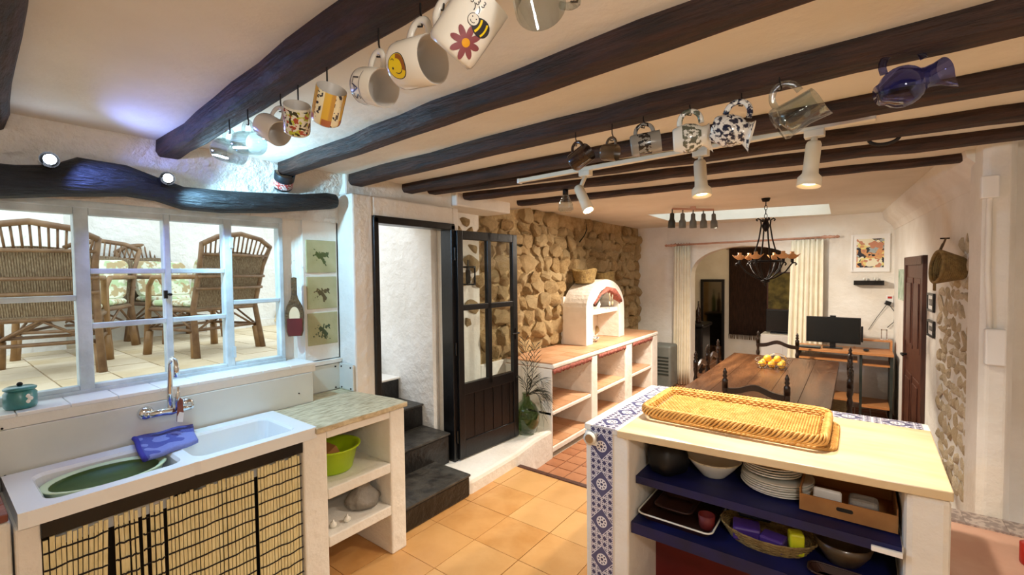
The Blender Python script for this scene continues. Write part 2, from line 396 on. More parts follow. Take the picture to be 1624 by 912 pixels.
# mortared stone strip in the right wall
def in_patch(t, z):
    w = .5+.12*math.sin(z*6)
    return True
zz = .1
while zz < 1.78:
    h = random.uniform(.05,.15); yy = 3.66+.04*math.sin(zz*9)
    y1 = 4.62 if zz < 1.42 else 4.25-.9*(zz-1.42)
    while yy < y1:
        w = random.uniform(.05,.2)
        if random.random() < .93:
            p = RW(yy+w/2, zz+h/2, -.006); a = math.atan2(RU.y,RU.x)
            inst('stone', random.choice(rocks_b), wr, p, (random.uniform(-.2,.2),random.uniform(-.9,.9),a), (w*.58,.03,h*.6))
        yy += w*1.0
    zz += h*.95
# pier and kitchen walls out of frame to the right and behind
struct(G().prism([(.505,3.30),(.53,3.27),(.60,3.27),(.625,3.30),(.625,3.62),(.505,3.62)], -.2, 2.4).o('wall_pier','plaster',bev=.01))
struct(G().box((.6,3.52,-.2),(1.9,3.7,2.4)).o('wall_kitchen_far','plaster'))
struct(G().box((1.8,-1.6,-.2),(2.0,3.6,2.4)).o('wall_kitchen_right','plaster'))
struct(G().box((-3.0,-1.6,-.2),(2.0,-1.42,2.4)).o('wall_back','plaster'))
# plinth under the open door
struct(G().prism([(-2.87,2.37),(-2.20,2.37),(-2.205,2.6),(-2.22,2.98),(-2.27,3.3),(-2.285,3.64),(-2.87,3.64)], LOW-.1, .105).o('wall_plinth','plaster',bev=.03))
# room beyond the arch
g = G(); g.box((-3.3,9.6,-.3),(.8,9.8,2.6)); g.box((-3.5,7.4,-.3),(-3.0,9.8,2.6)); g.box((.6,7.4,-.3),(.8,9.8,2.6)); g.box((-3.3,7.4,2.42),(.8,9.8,2.6))
struct(g.o('wall_beyond','plaster'))
# terrace
TZ = .9
tf = struct(G().box((-8.5,-4,.6),(-2.82,1.80,TZ-.012)).box((-8.5,1.8,.6),(-3.72,6,TZ-.012)).o('floor_terrace','terrace_grout'))
tm3 = G().box((-.146,-.146,-.02),(.146,.146,0)).mesh('tile','terrace_tile')
for i in range(14):
    for j in range(14):
        x = -2.97-i*.3; y = -.8+j*.3
        if x > -3.75 and y > 1.6: continue
        inst('tile', tm3, tf, (x,y,TZ+random.uniform(-.002,.002)))
struct(G().box((-6.9,.95,.6),(-6.5,6,3.6)).box((-6.9,-4,.6),(-6.6,.95,1.55)).box((-6.52,2.2,.6),(-6.47,6,1.0)).o('wall_terrace','terrace_wall'))
p = PX(34,400,-6.3); struct(G().box((-6.4,-.9,.6),(-6.1,p.y+.25,3.2)).o('wall_terrace_pillar','terrace_wall'))
struct(G().box((-4.3,2.515,0),(-2.72,2.75,2.75)).o('wall_stair','terrace_wall'))
# staircase
st = root('staircase','black painted steps climbing through the doorway to the terrace','staircase',(-2.35,2.05,0))
for k,(xf,xb,zb,zt,y0,y1) in enumerate(((-2.19,-2.53,0,.165,1.76,2.36),(-2.545,-2.86,.0,.345,1.80,2.515),(-2.85,-3.16,.0,.525,1.80,2.515),(-3.15,-3.46,0,.71,1.80,2.515),(-3.45,-3.75,0,.90,1.80,2.515))):
    s = G().box((xb-.02,y0,zb),(xf,y1,zt-.018)).o('step','black_step',st,bev=.012)
    G().box((xb-.02,y0,zt-.018),(xf+.012,y1,zt)).o('tread','step_top' if k < 3 else 'white_plain',s,bev=.006)
# ================================================================ BEAMS, WINDOW, DOORS
def beam(label, a, b, zb, w, ext, x0=None, h=None):
    p = PZ(a[0],a[1],zb); q = PZ(b[0],b[1],zb); s = (q.y-p.y)/(q.x-p.x); f = lambda x: p.y+s*(x-p.x)
    xa = p.x if x0 is None else x0; xb = ext; n = 22; loops = []; top = (CEIL if h is None else h)+.02
    wob = [random.uniform(-.008,.008) for _ in range(n+1)]; wb = [random.uniform(-.010,.008) for _ in range(n+1)]
    for i in range(n+1):
        x = xa+(xb-xa)*i/n; y1 = f(x)+wob[i]*.6; y0 = y1-w+wb[i]; z0 = zb-.006+wob[n-i]*.5; r = w*.15
        loops.append([(x,y0,top),(x,y0-.004,z0+r*1.6),(x,y0+r*.5,z0+r*.4),(x,y0+r*1.2,z0),(x,y1-r,z0),(x,y1-r*.3,z0+r*.35),(x,y1,z0+r*1.3),(x,y1,top)])
    o = G().loft(loops).o('ceiling_beam','beam',smooth=False); tag(o,label,'beam'); o['yf'] = 0
    del o['yf']; return f
fA0 = beam('dark ceiling beam cut off by the left photo edge above the sink', (48,0),(12,200),2.17,.14,1.8,-2.66)
fA = beam('dark ceiling beam hung with the row of white mugs', (290,250),(700,8),2.175,.09,1.8,-2.66)
fB = beam('dark ceiling beam with only a small black mug hanging near the window', (469,279),(1305,0),2.178,.085,1.8,-2.70)
fC = beam('dark ceiling beam the row of jugs and small dark mugs hangs from', (577,295),(1624,55.5),2.18,.11,1.8,-2.62)
fD = beam('dark ceiling beam carrying the cream track light rail', (657,307),(1624,142),2.185,.10,1.8,-2.62)
fE = beam('dark ceiling beam behind the track light with a black loop hanging off it', (725,305),(1624,192.5),2.19,.10,1.8,-2.52)
fF = beam('second dark ceiling beam from the dining end', (790,313),(1624,221.7),2.195,.10,1.8,-2.52)
fG = beam('last dark ceiling beam before the skylight, ending short of the stone wall', (840,325),(1584,251.7),2.205,.09,.62,-2.42)
# lintel log over the window
pts = []; rs = []
for px,yt,yb in ((-120,246,318),(-40,255,316),(30,262,314),(90,262,312),(130,250,312),(200,262,312),(250,282,320),(290,296,333),(350,302,338),(420,306,338),(480,308,334),(520,306,332),(531,308,330)):
    a = PX(px,yt,-2.60); b = PX(px,yb,-2.60); pts.append((a+b)/2); rs.append((a-b).length/2)
tag(G().tube(pts,rs,12).o('window_lintel','lintel',smooth=True),'rough blackened log lintel over the kitchen window','lintel')
# ---- window
WX = -2.72
wi = root('window_1','pale blue painted timber window onto the terrace','window',(WX,.45,WZ0)); wi['kind'] = 'structure'
del wi['category']
def bar(y0,y1,z0,z1,name='frame',d=.05,off=0,par=wi): return G().box((WX-d+off,y0,z0),(WX+off,y1,z1)).o(name,'window_paint',par,bev=.004)
cols = [(-.40,.428,2),(.478,.752,3),(.778,1.018,3),(1.058,1.31,2)]
for (y0,y1,w) in ((-.42,-.40,.06),(.428,.478,.06),(.752,.778,.06),(1.018,1.058,.06),(1.31,1.335,.06)): bar(y0,y1,WZ0,WZ1,'mullion',w)
bar(-.42,1.335,WZ1-.035,WZ1,'head_rail',.06,.004); bar(-.42,1.335,WZ0-.01,WZ0+.012,'bottom_rail',.06,.004)
for y0,y1,nz in cols:
    zt, zb = WZ1-.065, WZ0+.03
    bar(y0,y1,zt,WZ1-.03,'sash_rail',.045); bar(y0,y1,WZ0+.01,zb,'sash_rail',.045)
    zc = [zb]+([zb+(zt-zb)*.515] if nz == 2 and y0 < 0 else [zb+(zt-zb)*.44] if nz == 2 else [zb+(zt-zb)*.345,zb+(zt-zb)*.67])+[zt]
    for k in range(1,len(zc)-1): bar(y0,y1,zc[k]-.012,zc[k]+.012,'glazing_bar',.04)
    for k in range(len(zc)-1): G().box((WX-.026,y0+.001,zc[k]+.012 if k else zc[k]),(WX-.022,y1-.001,zc[k+1]-.012 if k < len(zc)-2 else zc[k+1])).o('pane','pane',wi)
G().box((WX,.742,1.49),(WX+.014,.756,1.53)).cyl((WX,.765,1.51),(WX+.03,.765,1.51),.006).o('latch','dark_metal',wi)
for y in (.435,1.05): 
    for z in (1.18,1.78): G().box((WX,y-.004,z-.03),(WX+.008,y+.010,z+.03)).o('hinge','window_paint',wi)
# ---- black door
d1 = root('door_1','black panelled door with four glass panes standing open','door',(XD,2.2,.11)); d1['kind'] = 'structure'; del d1['category']
g = G(); g.box((XD-.10,DY0-.005,.1),(XD+.02,DY0+.035,DZ1)); g.box((XD-.10,DY1-.04,.1),(XD+.02,DY1+.005,DZ1)); g.box((XD-.10,DY0,DZ1-.04),(XD+.02,DY1,DZ1+.01))
g.o('frame','black_paint',d1,bev=.005)
H0 = V((-2.505,2.575,0)); E0 = V((-2.45,3.285,0)); du = (E0-H0).normalized(); dn = V((du.y,-du.x,0)); L = (E0-H0).length
lm = Matrix((du, dn, V((0,0,1)))).transposed().to_4x4(); lm.translation = H0
g = G(); Z0, Z1, ZP = .118, 1.935, .665
def lb(u0,u1,z0,z1,t0=-.02,t1=.02,gg=None): (gg or g).box((u0,t0,z0),(u1,t1,z1),lm)
st_ = .06
lb(0,st_,Z0,Z1); lb(L-st_,L,Z0,Z1); lb(st_,L-st_,Z1-.07,Z1); lb(st_,L-st_,Z0,Z0+.14); lb(st_,L-st_,ZP-.04,ZP+.05); lb(L/2-.022,L/2+.022,ZP,Z1); lb(st_,L-st_,1.30,1.345)
leaf = g.o('leaf','black_paint',d1,bev=.004)
g = G(); lb(st_-.005,L-st_+.005,Z0+.1,ZP,-.01,.01); 
for u in (.17,.28,.39,.5,.6): lb(u,u+.006,Z0+.14,ZP-.04,-.012,.0135)
g.o('lower_panel','black_paint',leaf)
for u0,u1 in ((st_,L/2-.022),(L/2+.022,L-st_)):
    for z0,z1 in ((ZP+.05,1.30),(1.345,Z1-.07)):
        g = G(); lb(u0,u1,z0,z1,-.003,.003); g.o('pane','pane',leaf)
g = G(); 
for z in (.3,1.0,1.75): g.cyl(H0+V((-.0,-.01,z-.05)),H0+V((0,-.01,z+.05)),.009)
g.o('hinge','black_paint',leaf)
g = G(); lb(L-.035,L-.02,1.0,1.10,.02,.028,g); g.cyl(lm@V((L-.028,.02,1.06)),lm@V((L-.028,.06,1.06)),.007); g.cyl(lm@V((L-.028,.06,1.06)),lm@V((L-.12,.06,1.06)),.007); g.o('handle','dark_metal',leaf)
# ---- brown door in the right wall
d2 = root('door_2','narrow dark brown panelled door in the white right wall','door',RW(5.7,LOW)); d2['kind'] = 'structure'; del d2['category']
pa = onRW(1440,408); pb = onRW(1471,405); ya, yb = pa.y, pb.y; zt = (pa.z+pb.z)/2
m = rwmat(ya, LOW); w = (RW(yb,0)-RW(ya,0)).length; ht = zt-LOW
g = G().box((0,0,-.02),(.07,ht,.03),m).box((w-.07,0,-.02),(w,ht,.03),m).box((0,ht-.08,-.02),(w,ht,.03),m); g.o('frame','brown_wood',d2,bev=.004)
lf2 = G().box((.07,0,-.02),(w-.07,ht-.08,.012),m).o('leaf','brown_wood',d2)
for u0,u1 in ((.14,w/2-.04),(w/2+.04,w-.14)):
    for z0,z1 in ((.15,.75),(1.0,ht-.2)):
        G().box((u0,z0,.01),(u1,z1,.022),m).box((u0+.04,z0+.05,.02),(u1-.04,z1-.05,.032),m).o('panel','brown_wood',lf2,bev=.006)
G().cyl(m@V((.12,.9,.012)),m@V((.12,.9,.06)),.012).cyl(m@V((.12,.9,.055)),m@V((.24,.9,.055)),.009).o('handle','dark_metal',lf2)
# ================================================================ SINK SIDE
XFR = -2.09
ca = root('masonry_counter','white plastered masonry base under the white double sink','counter',(-2.3,.65,0))
G().box((-2.52,.165,0),(XFR,.222,.808)).o('side_wall','plaster',ca,bev=.006)
G().box((-2.52,1.092,0),(XFR+.005,1.214,.826)).o('side_wall','plaster',ca,bev=.008)
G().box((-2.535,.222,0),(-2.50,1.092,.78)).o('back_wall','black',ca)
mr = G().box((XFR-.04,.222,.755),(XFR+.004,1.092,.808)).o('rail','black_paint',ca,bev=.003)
# reed curtain
rc = root('reed_curtain','cream split reed curtain tied with black thread hanging below the sink','curtain',(-2.11,.65,.03))
def reed_panel(y0, y1, wob=0, ztop=.752, lean=0):
    g = G(); y = y0; th = G(); rows = [ .70-.058*i for i in range(12)]
    while y < y1-.006:
        w = random.uniform(.0085,.0125); x = XFR-.012+wob*math.sin((y-y0)*60); t = ztop-random.uniform(0,.014); l = lean*(y-y0)
        g.add([(x-.003,y+l,.04),(x+.0015,y+l,.04),(x+.0015,y+w+l,.04),(x-.003,y+w+l,.04),(x-.003,y,t),(x+.0015,y,t),(x+.0015,y+w,t),(x-.003,y+w,t)],
              [(0,3,2,1),(4,5,6,7),(0,1,5,4),(1,2,6,5),(2,3,7,6),(3,0,4,7)])
        y += w+random.uniform(.002,.0042)
    for z in rows:
        k = (ztop-z)/ztop
        th.tube([(XFR-.009+wob*math.sin((yy-y0)*60),yy+lean*(yy-y0)*k,z+random.uniform(-.003,.003)) for yy in [y0+(y1-y0)*i/8 for i in range(9)]],.0032,5)
    o = g.o('reed_panel','reed',rc,kind='stuff'); th.o('thread','thread',o,kind='stuff')
reed_panel(.226,.392,.004,lean=-.18); reed_panel(.405,.432,.004,lean=.9); reed_panel(.432,.468,.008,lean=.2); reed_panel(.484,.502,.004); reed_panel(.508,.548,.006)
reed_panel(.560,.875,.002); reed_panel(.892,1.088,.002)
# sink
sk_ = root('double_sink','white enamel double bowl sink set below the window','sink',(-2.3,.67,.81))
def basin(ox0,ox1,oy0,oy1,ix0,ix1,iy0,iy1,r,zt,dep,name,g=None,m='enamel'):
    g = g or G(); n = 6; inner = rrect(ix0,ix1,iy0,iy1,r,zt,n); cxx,cyy = (ix0+ix1)/2,(iy0+iy1)/2; hx,hy = (ix1-ix0)/2,(iy1-iy0)/2
    outer = []
    for x,y,z in inner:
        u,v_ = (x-cxx)/hx,(y-cyy)/hy; k = max(abs(u),abs(v_)); u,v_ = u/k,v_/k
        outer.append((ox0+(u+1)/2*(ox1-ox0), oy0+(v_+1)/2*(oy1-oy0), zt))
    lip = [(x,y,zt-.052) for x,y,z in outer]
    l2 = rrect(ix0+.008,ix1-.008,iy0+.008,iy1-.008,r*.9,zt-.012,n); l3 = rrect(ix0+.022,ix1-.022,iy0+.022,iy1-.022,r*.8,zt-dep,n)
    g.loft([lip,outer,inner,l2,l3],False,True); return g
g = basin(-2.525,-2.075,.172,.648,-2.455,-2.125,.238,.628,.05,.862,.17,'')
g = basin(-2.525,-2.075,.648,1.158,-2.455,-2.125,.668,1.088,.05,.862,.17,'',g)
g.o('bowls','enamel',sk_)
for y in (.43,.88): G().lathe([(.001,.694),(.024,.6945),(.026,.697)],16,Matrix.Translation((-2.29,y,0)),cap1=False).o('drain','chrome',sk_,smooth=True)
# green oval tub in the left bowl
tb = root('oval_tub','oval dark green washing-up tub with pale green rim in the left bowl','tub',(-2.285,.43,.70))
def oval(rx,ry,z,n=32): return [(-2.285+rx*math.cos(2*PI*i/n), .425+ry*math.sin(2*PI*i/n), z) for i in range(n)]
G().loft([oval(.105,.14,.70),oval(.120,.160,.79),oval(.132,.176,.842),oval(.14,.186,.848),oval(.132,.176,.851),oval(.118,.160,.842)],True,False).o('rim','tub_green',tb,smooth=True)
G().loft([oval(.1185,.1605,.843),oval(.116,.158,.828)],False,True).o('inside','tub_inside',tb,smooth=True)
# towel over the divider
tw = root('dish_towel','blue and violet patterned dish towel folded over the sink edge','towel',(-2.45,.60,.87))
P0 = [PZ(212,692,.888),PZ(303,669,.888),PZ(314,698,.876),PZ(230,728,.876)]
a,b,c,d = P0; n = 10; rows = []
for i in range(n+1):
    v_ = i/n
    for_row = []
    for j in range(15):
        u = j/14; p = a.lerp(b,u).lerp(d.lerp(c,u),v_); p = p + V((.003*math.sin(u*9+v_*3),.003*math.sin(v_*7),.010*math.sin(v_*PI)+.003*math.sin(u*11+v_*2)))
        for_row.append(p)
    rows.append(for_row)
def sheet(rows, th, nrm):
    g = G(); h, w = len(rows), len(rows[0]); top = [p for r in rows for p in r]; bot = [p-V(nrm)*th for p in top]
    q = lambda i,j: i*w+j; N = h*w
    fs = [(q(i,j),q(i,j+1),q(i+1,j+1),q(i+1,j)) for i in range(h-1) for j in range(w-1)]
    fs += [tuple(N+k for k in reversed(f)) for f in fs]
    ed = [q(0,j) for j in range(w)]+[q(i,w-1) for i in range(1,h)]+[q(h-1,j) for j in range(w-2,-1,-1)]+[q(i,0) for i in range(h-2,0,-1)]
    fs += [(ed[k],N+ed[k],N+ed[(k+1)%len(ed)],ed[(k+1)%len(ed)]) for k in range(len(ed))]
    return g.add(top+bot, fs)
def towelpat(col):
    u,v_,w = coord('Generated'); k = xmax((xabs(v_-.5+.0) < .16)*1.0, (xabs(w-.55) < .14)*1.0)
    n1 = noise(9,1); return mixc((n1 > .5)*1.0, '#5257a0', '#7f86c4')
mat('towel_pat','#5257a0',rough=.95,fn=towelpat,bump=.5,bscale=150)
sheet(rows,.014,(.2,0,1)).o('cloth','towel_pat',tw,smooth=True)
G().tube([rows[i][0]+V((0,-.002,-.006)) for i in range(n+1)],.010,8).o('folded_edge','towel_edge',tw,smooth=True)
# tap
fc = root('mixer_tap','chrome wall-mounted mixer tap over the sink','tap',(-2.54,.68,.95))
pL = PX(232,656,-2.525); pR = PX(297,641,-2.525); g = G()
for p in (pL,pR):
    m = Matrix.Translation(p) @ Matrix.Rotation(PI/2,4,'Y'); G().lathe([(.001,-.015),(.03,-.015),(.031,-.008),(.024,.004),(.014,.008),(.001,.008)],20,m).o('wall_rose','chrome',fc,smooth=True)
q0 = pL+V((.045,0,0)); q1 = pR+V((.045,0,0)); zb = (q0.z+q1.z)/2; q0.z = q1.z = zb
G().cyl(pL,q0,.014).cyl(pR,q1,.014).tube([q0,q0.lerp(q1,.3),q0.lerp(q1,.5),q0.lerp(q1,.7),q1],[.015,.016,.021,.016,.015],14).o('body','chrome',fc,smooth=True)
mid = q0.lerp(q1,.52); top = PX(272,566,-2.47)
sp_ = [mid+V((.005,-.006,.01)), mid+V((.008,-.006,.09)), V((mid.x+.012,mid.y-.002,top.z-.03)), V((mid.x+.03,mid.y+.002,top.z-.004)), V((mid.x+.055,mid.y+.004,top.z-.012)), V((mid.x+.06,mid.y+.006,top.z-.05)), V((mid.x+.058,mid.y+.006,top.z-.085))]
G().tube(sp_,[.011,.011,.010,.010,.010,.0115,.0125],12).o('spout','chrome',fc,smooth=True)
G().tube([mid+V((.01,.016,.0)),mid+V((.02,.018,.05)),mid+V((.035,.018,.11))],[.012,.009,.006],10).o('lever','chrome',fc,smooth=True)
lv = G().prism([(0,-.055),(.022,-.06),(.028,-.02),(.026,.04),(.016,.052),(.006,.03),(.002,-.02)],0,.005,'x',Matrix.Translation(mid+V((.045,.004,.01)))).o('tag','brick_red',fc,bev=.002,label='dark red and white tag hanging on the tap')
G().prism([(.001,-.056),(.022,-.061),(.028,-.02),(.012,-.012),(.003,-.03)],0,.0065,'x',Matrix.Translation(mid+V((.0455,.004,.01)))).o('tag_foot','white_plain',lv)
# jar on the sill
p = PZ(34,648,1.086); jr = root('lidded_jar','teal glazed lidded jar with a pale flower on the window sill','jar',(p.x-.02,p.y,1.086))
m = Matrix.Translation((p.x-.02,p.y,1.086)); k = .96
G().lathe([(.001,0),(.044*k,0),(.05*k,.01),(.05*k,.06),(.044*k,.068),(.043*k,.074),(.001,.074)],22,m).o('body','teal',jr,smooth=True)
ld = G().lathe([(.001,.074),(.049*k,.074),(.05*k,.08),(.04*k,.086),(.001,.088)],22,m).o('lid','teal',jr,smooth=True); G().ball((p.x-.02,p.y,1.18),.009).o('knob','dark_metal',ld,smooth=True)
fm = G(); 
for i in range(5): a = i*2*PI/5; fm.ball((p.x+.0235,p.y+.012+.011*math.cos(a),1.126+.011*math.sin(a)),(.004,.009,.009),8,6)
fm.o('flower','ceramic',jr,smooth=True)
# bottle-shaped plaque
pc = PX(468,485,-2.69); nv = V((.8,-.6,0)); tv = V((.6,.8,0)); m = Matrix((tv,V((0,0,1)),nv)).transposed().to_4x4(); m.translation = pc+nv*.02
s = .0042; pq = root('hanging_plaque','bottle-shaped dark wooden plaque with a red foot hanging beside the window','plaque',pc)
half = [(0,-43),(9,-43),(11,-36),(12,-10),(10,0),(5,10),(3.5,16),(3.5,40),(0,41)]
poly = [(x*s,y*s) for x,y in half]+[(-x*s,y*s) for x,y in reversed(half[1:-1])]
G().prism(poly,-.008,.006,'z',m).o('board','basketry_dark',pq,bev=.002)
G().prism([(x*s*.82,y*s*.98) for x,y in ((9,-43),(12,-36),(12,-18),(-12,-18),(-12,-36),(-9,-43))],.004,.009,'z',m).o('red_foot','yellow_pack' if 0 else 'red_paint',pq)
G().prism([(7*s*math.cos(a),(-14+13*math.sin(a))*s) for a in [i*PI/10 for i in range(20)]],.005,.0085,'z',m).o('painted_oval','basin_green' if 0 else 'marble',pq)
G().tube([m@V((-.006,.165,.002)),m@V((-.012,.24,0)),m@V((0,.27,-.01)),m@V((.012,.24,0)),m@V((.006,.165,.002))],.0012,5).cyl(m@V((0,.27,-.02)),m@V((0,.27,.004)),.002,n=6).o('string','white_plain',pq)
# brick-topped counter to the left of the sink
bc = root('brick_counter','brick-topped plastered counter end left of the sink','counter',(-2.3,-.2,0))
G().box((-2.535,-.9,0),(-2.11,.160,.835)).o('base','plaster',bc,bev=.01)
for i in range(4):
    for j in range(6): G().box((-2.53+i*.107,-.04+.0-j*.2-.0,.836),(-2.53+i*.107+.1,.155-j*.2,.862)).o('brick','brick_red',bc,bev=.004)
# shelf unit with worktop
un = root('masonry_shelf_unit','white plastered shelf unit between the sink and the black steps','shelf unit',(-2.3,1.45,0))
G().box((-2.66,1.595,0),(-2.085,1.70,.826)).o('side_wall','plaster',un,bev=.010)
G().box((-2.66,1.214,0),(-2.60,1.595,.826)).o('back_wall','plaster',un)
G().box((-2.60,1.214,.785),(-2.085,1.595,.826)).o('lintel','plaster',un,bev=.006)
G().box((-2.60,1.214,.475),(-2.085,1.595,.53)).o('shelf','plaster',un,bev=.006); G().box((-2.60,1.214,.232),(-2.085,1.595,.287)).o('shelf','plaster',un,bev=.006)
g = G(); fr = [(-2.07+random.uniform(-.006,.006), 1.150+i*.0565) for i in range(11)]
g.prism([(-2.678,1.715),(-2.678,1.40),(-2.53,1.398),(-2.53,1.162)]+fr+[(-2.2,1.72),(-2.53,1.675)],.828,.856)
tag(g.o('worktop','old_wood',bev=.004),'worn grey-brown worktop slab on the white shelf unit','worktop')
# things on the shelves
p = V((-2.285,1.36,.531)); gb = root('plastic_basin','lime green plastic basin on the upper shelf','basin',p); m = Matrix.Translation(p)
G().lathe([(.001,0),(.095,0),(.105,.012),(.132,.125),(.148,.13),(.150,.137),(.142,.138),(.126,.130),(.100,.016),(.001,.012)],32,m).o('bowl','basin_green',gb,smooth=True)
G().box((-2.30,1.30,.56),(-2.19,1.36,.68),Matrix.Translation((-.02,.02,0))@Matrix.Translation((-2.25,1.33,.6))@Matrix.Rotation(.5,4,'X')@Matrix.Translation((2.25,-1.33,-.6))).o('carton','cardboard',None,bev=.002)
tag(bpy.data.objects['carton'],'small brown carton lying in the lime green basin','carton')
p = V((-2.22,1.505,.288)); bgm = root('plastic_bag','grey plastic carrier bag on the lower shelf','bag',p); g = G(); rr = random.Random(3)
loops = []
for i in range(11):
    t = i/10; r = [.07,.088,.094,.09,.08,.066,.05,.04,.042,.05,.055][i]
    loops.append([(p.x+r*.95*math.cos(a)*(1+.10*math.sin(3*a+i)),p.y+r*math.sin(a)*(1+.10*math.cos(4*a+i*.7)),p.z+.165*t) for a in [2*PI*j/18 for j in range(18)]])
g.loft(loops).o('body','bag_grey',bgm,smooth=True)
for s_ in (-1,1): G().tube([p+V((.02,s_*.02,.14)),p+V((.025,s_*.028,.172)),p+V((.03,s_*.01,.178)),p+V((.03,s_*.004,.15))],[.014,.012,.010,.012],8,flat=.4).o('handle','bag_grey',bgm,smooth=True)
for k,(px,py,lab) in enumerate(((551,821,'white round garlic bulb beside the grey bag'),(529,830,'white round garlic bulb at the shelf edge by the reed curtain'))):
    q = PZ(px,py+6,.288); tb_ = root('garlic_bulb',lab,'garlic',(q.x,q.y,.288),'garlic bulbs on the lower shelf')
    G().lathe([(.001,0),(.014,.002),(.019,.012),(.015,.024),(.006,.03),(.004,.038),(.001,.04)],14,Matrix.Translation((q.x,q.y,.288))).o('head','ceramic',tb_,smooth=True)
p = V((-2.48,1.31,.288)); db = root('dark_bag','black bag slumped at the back of the lower shelf','bag',p)
G().loft([[(p.x+r*.7*math.cos(a),p.y+r*math.sin(a)*(1+.1*math.sin(3*a)),p.z+z_) for a in [2*PI*j/14 for j in range(14)]] for r,z_ in ((.08,0),(.09,.05),(.07,.10),(.03,.14))]).o('body','black',db,smooth=True)
G().ball((p.x+.075,p.y+.03,p.z+.075),(.004,.014,.008)).o('clip','pink_cloth',db,smooth=True)
# cold lamps tucked on the lintel
for (px,py,lab,w,col) in ((268,282,'small cold white lamp on the lintel near the mugs',42,(.38,.75,1)),(80,252,'small cold blue-white lamp on the lintel at the left',14,(.2,.3,1))):
    p = PX(px,py,-2.47); lp = root('lintel_lamp',lab,'lamp',p)
    G().lathe([(.012,-.05),(.02,-.045),(.026,0),(.03,.012)],14,Matrix.Translation(p-V((.03,0,.0)))@Matrix.Rotation(PI/2,4,'Y'),cap1=False).box((p.x-.10,p.y-.012,p.z-.03),(p.x-.07,p.y+.012,p.z+.01)).o('housing','dark_metal',lp,smooth=False)
    G().ball(p-V((.012,0,0)),.019).o('bulb','bulb_cold',lp,smooth=True); spot('bulb_light',p+V((.03,.01,.0)),p+V((.5,1.0,-.55)),w,col,lp,160,.02,.5)
# ================================================================ MUGS, JUGS, TRACK LIGHT
def txt(s, size):
    cu = bpy.data.curves.new('t','FONT'); cu.body = s; cu.size = size; cu.align_x = 'CENTER'; cu.align_y = 'CENTER'; cu.resolution_u = 2
    o = bpy.data.objects.new('t',cu); COL.objects.link(o); dg = bpy.context.evaluated_depsgraph_get(); me = o.evaluated_get(dg).to_mesh()
    vs_ = [tuple(v.co) for v in me.vertices]; fs = [tuple(p.vertices) for p in me.polygons]; o.evaluated_get(dg).to_mesh_clear(); bpy.data.objects.remove(o); bpy.data.curves.remove(cu); return vs_, fs
def hang(name, label, px, py, Yb, dia, ln, axis, hnd, kind='mug', mt='ceramic', inner=None, group=None, fy=None):
    d = ray(px,py); pos = C0+d*(Yb/d.y); depth = Yb/d.y; s = depth/FPX; r = dia/2*s; L = ln*s
    R3 = frame(img(*axis), img(*hnd)); rt = root(name, label, 'mug' if kind == 'mug' else 'jug', (0,0,0), group); g = G()
    if kind == 'mug': pr = [(.001,-L/2),(r*.86,-L/2),(r*.97,-L/2+r*.12),(r,-L/2+r*.3),(r,L/2-.001),(r*.985,L/2)]; pi = [(r*.985,L/2),(r*.92,L/2-.001),(r*.91,-L/2+r*.2),(.001,-L/2+r*.15)]
    elif kind == 'jug': pr = [(.001,-L/2),(r*.72,-L/2),(r*.78,-L/2+L*.05),(r,-L*.12),(r*.92,L*.12),(r*.66,L*.30),(r*.68,L*.42),(r*.8,L/2)]; pi = [(r*.8,L/2),(r*.72,L/2-.002),(r*.6,L*.30),(r*.84,L*.1),(r*.9,-L*.12),(.001,-L*.4)]
    elif kind == 'globe': pr = [(.001,-L/2),(r*.5,-L/2)]+[(r*math.cos(a),-L*.14+L*.34*math.sin(a)) for a in [-.95+i*.27 for i in range(8)]]+[(r*.5,L*.22),(r*.52,L*.36),(r*.62,L/2)]; pi = [(r*.62,L/2),(r*.57,L/2-.002),(r*.47,L*.36),(r*.45,L*.22),(r*.9,-L*.1),(r*.4,-L*.42),(.001,-L*.44)]
    elif kind == 'bell': pr = [(.001,-L/2),(r*.9,-L/2),(r,-L*.42),(r*.95,-L*.3),(r*.8,L*.1),(r*.72,L/2)]; pi = [(r*.72,L/2),(r*.66,L/2-.002),(r*.74,L*.1),(r*.88,-L*.3),(.001,-L*.42)]
    N = 28; lo = [[(rr*math.cos(2*PI*j/N), rr*math.sin(2*PI*j/N), z) for j in range(N)] for rr, z in pr]; li = [[(rr*math.cos(2*PI*j/N), rr*math.sin(2*PI*j/N), z) for j in range(N)] for rr, z in pi]
    if kind in ('jug','globe','bell'):                 # pull a lip out opposite the handle
        for l in lo[-2:]+li[:2]:
            for j in range(N):
                a = 2*PI*j/N; k = max(0,-math.cos(a))**6; x,y,z = l[j]; up = k*(.25 if z > L*.45 else .08)
                l[j] = (x-r*up*1.6, y*(1-.3*k), z+r*up*.7)
    body = g.loft(lo,True,False).o('body',mt,rt,smooth=True)
    G().loft(li,False,True).o('inside',inner or mt,body,smooth=True)
    hr = L*.30; pe = max(hr*1.05,r*.9); hp = []
    for i in range(13):
        a = -PI/2+PI*i/12; hp.append((r*.93+pe*max(0,math.cos(a))**.8, 0, hr*math.sin(a)))
    G().tube(hp, r*.12, 8, flat=1.5).o('handle',mt if kind != 'jug' else mt,rt,smooth=True)
    rt.matrix_world = Matrix.Translation(pos) @ R3.to_4x4(); rt.location = pos; rt.rotation_euler = R3.to_euler()
    top = pos + R3 @ V((r*.93+pe*.9,0,0))
    # hook in world space
    hk = G(); zt = 2.19; u = V((0,0,1)); hk.tube([V((top.x,top.y,zt)), top+V((0,0,.02)), top+V((.006,0,.0)), top+V((.004,0,-.01)), top+V((-.008,0,-.006))],.0022,6)
    ho = hk.o('hook','dark_metal'); ho.parent = rt; ho.matrix_parent_inverse = (Matrix.Translation(pos) @ R3.to_4x4()).inverted()
    return rt, r, L
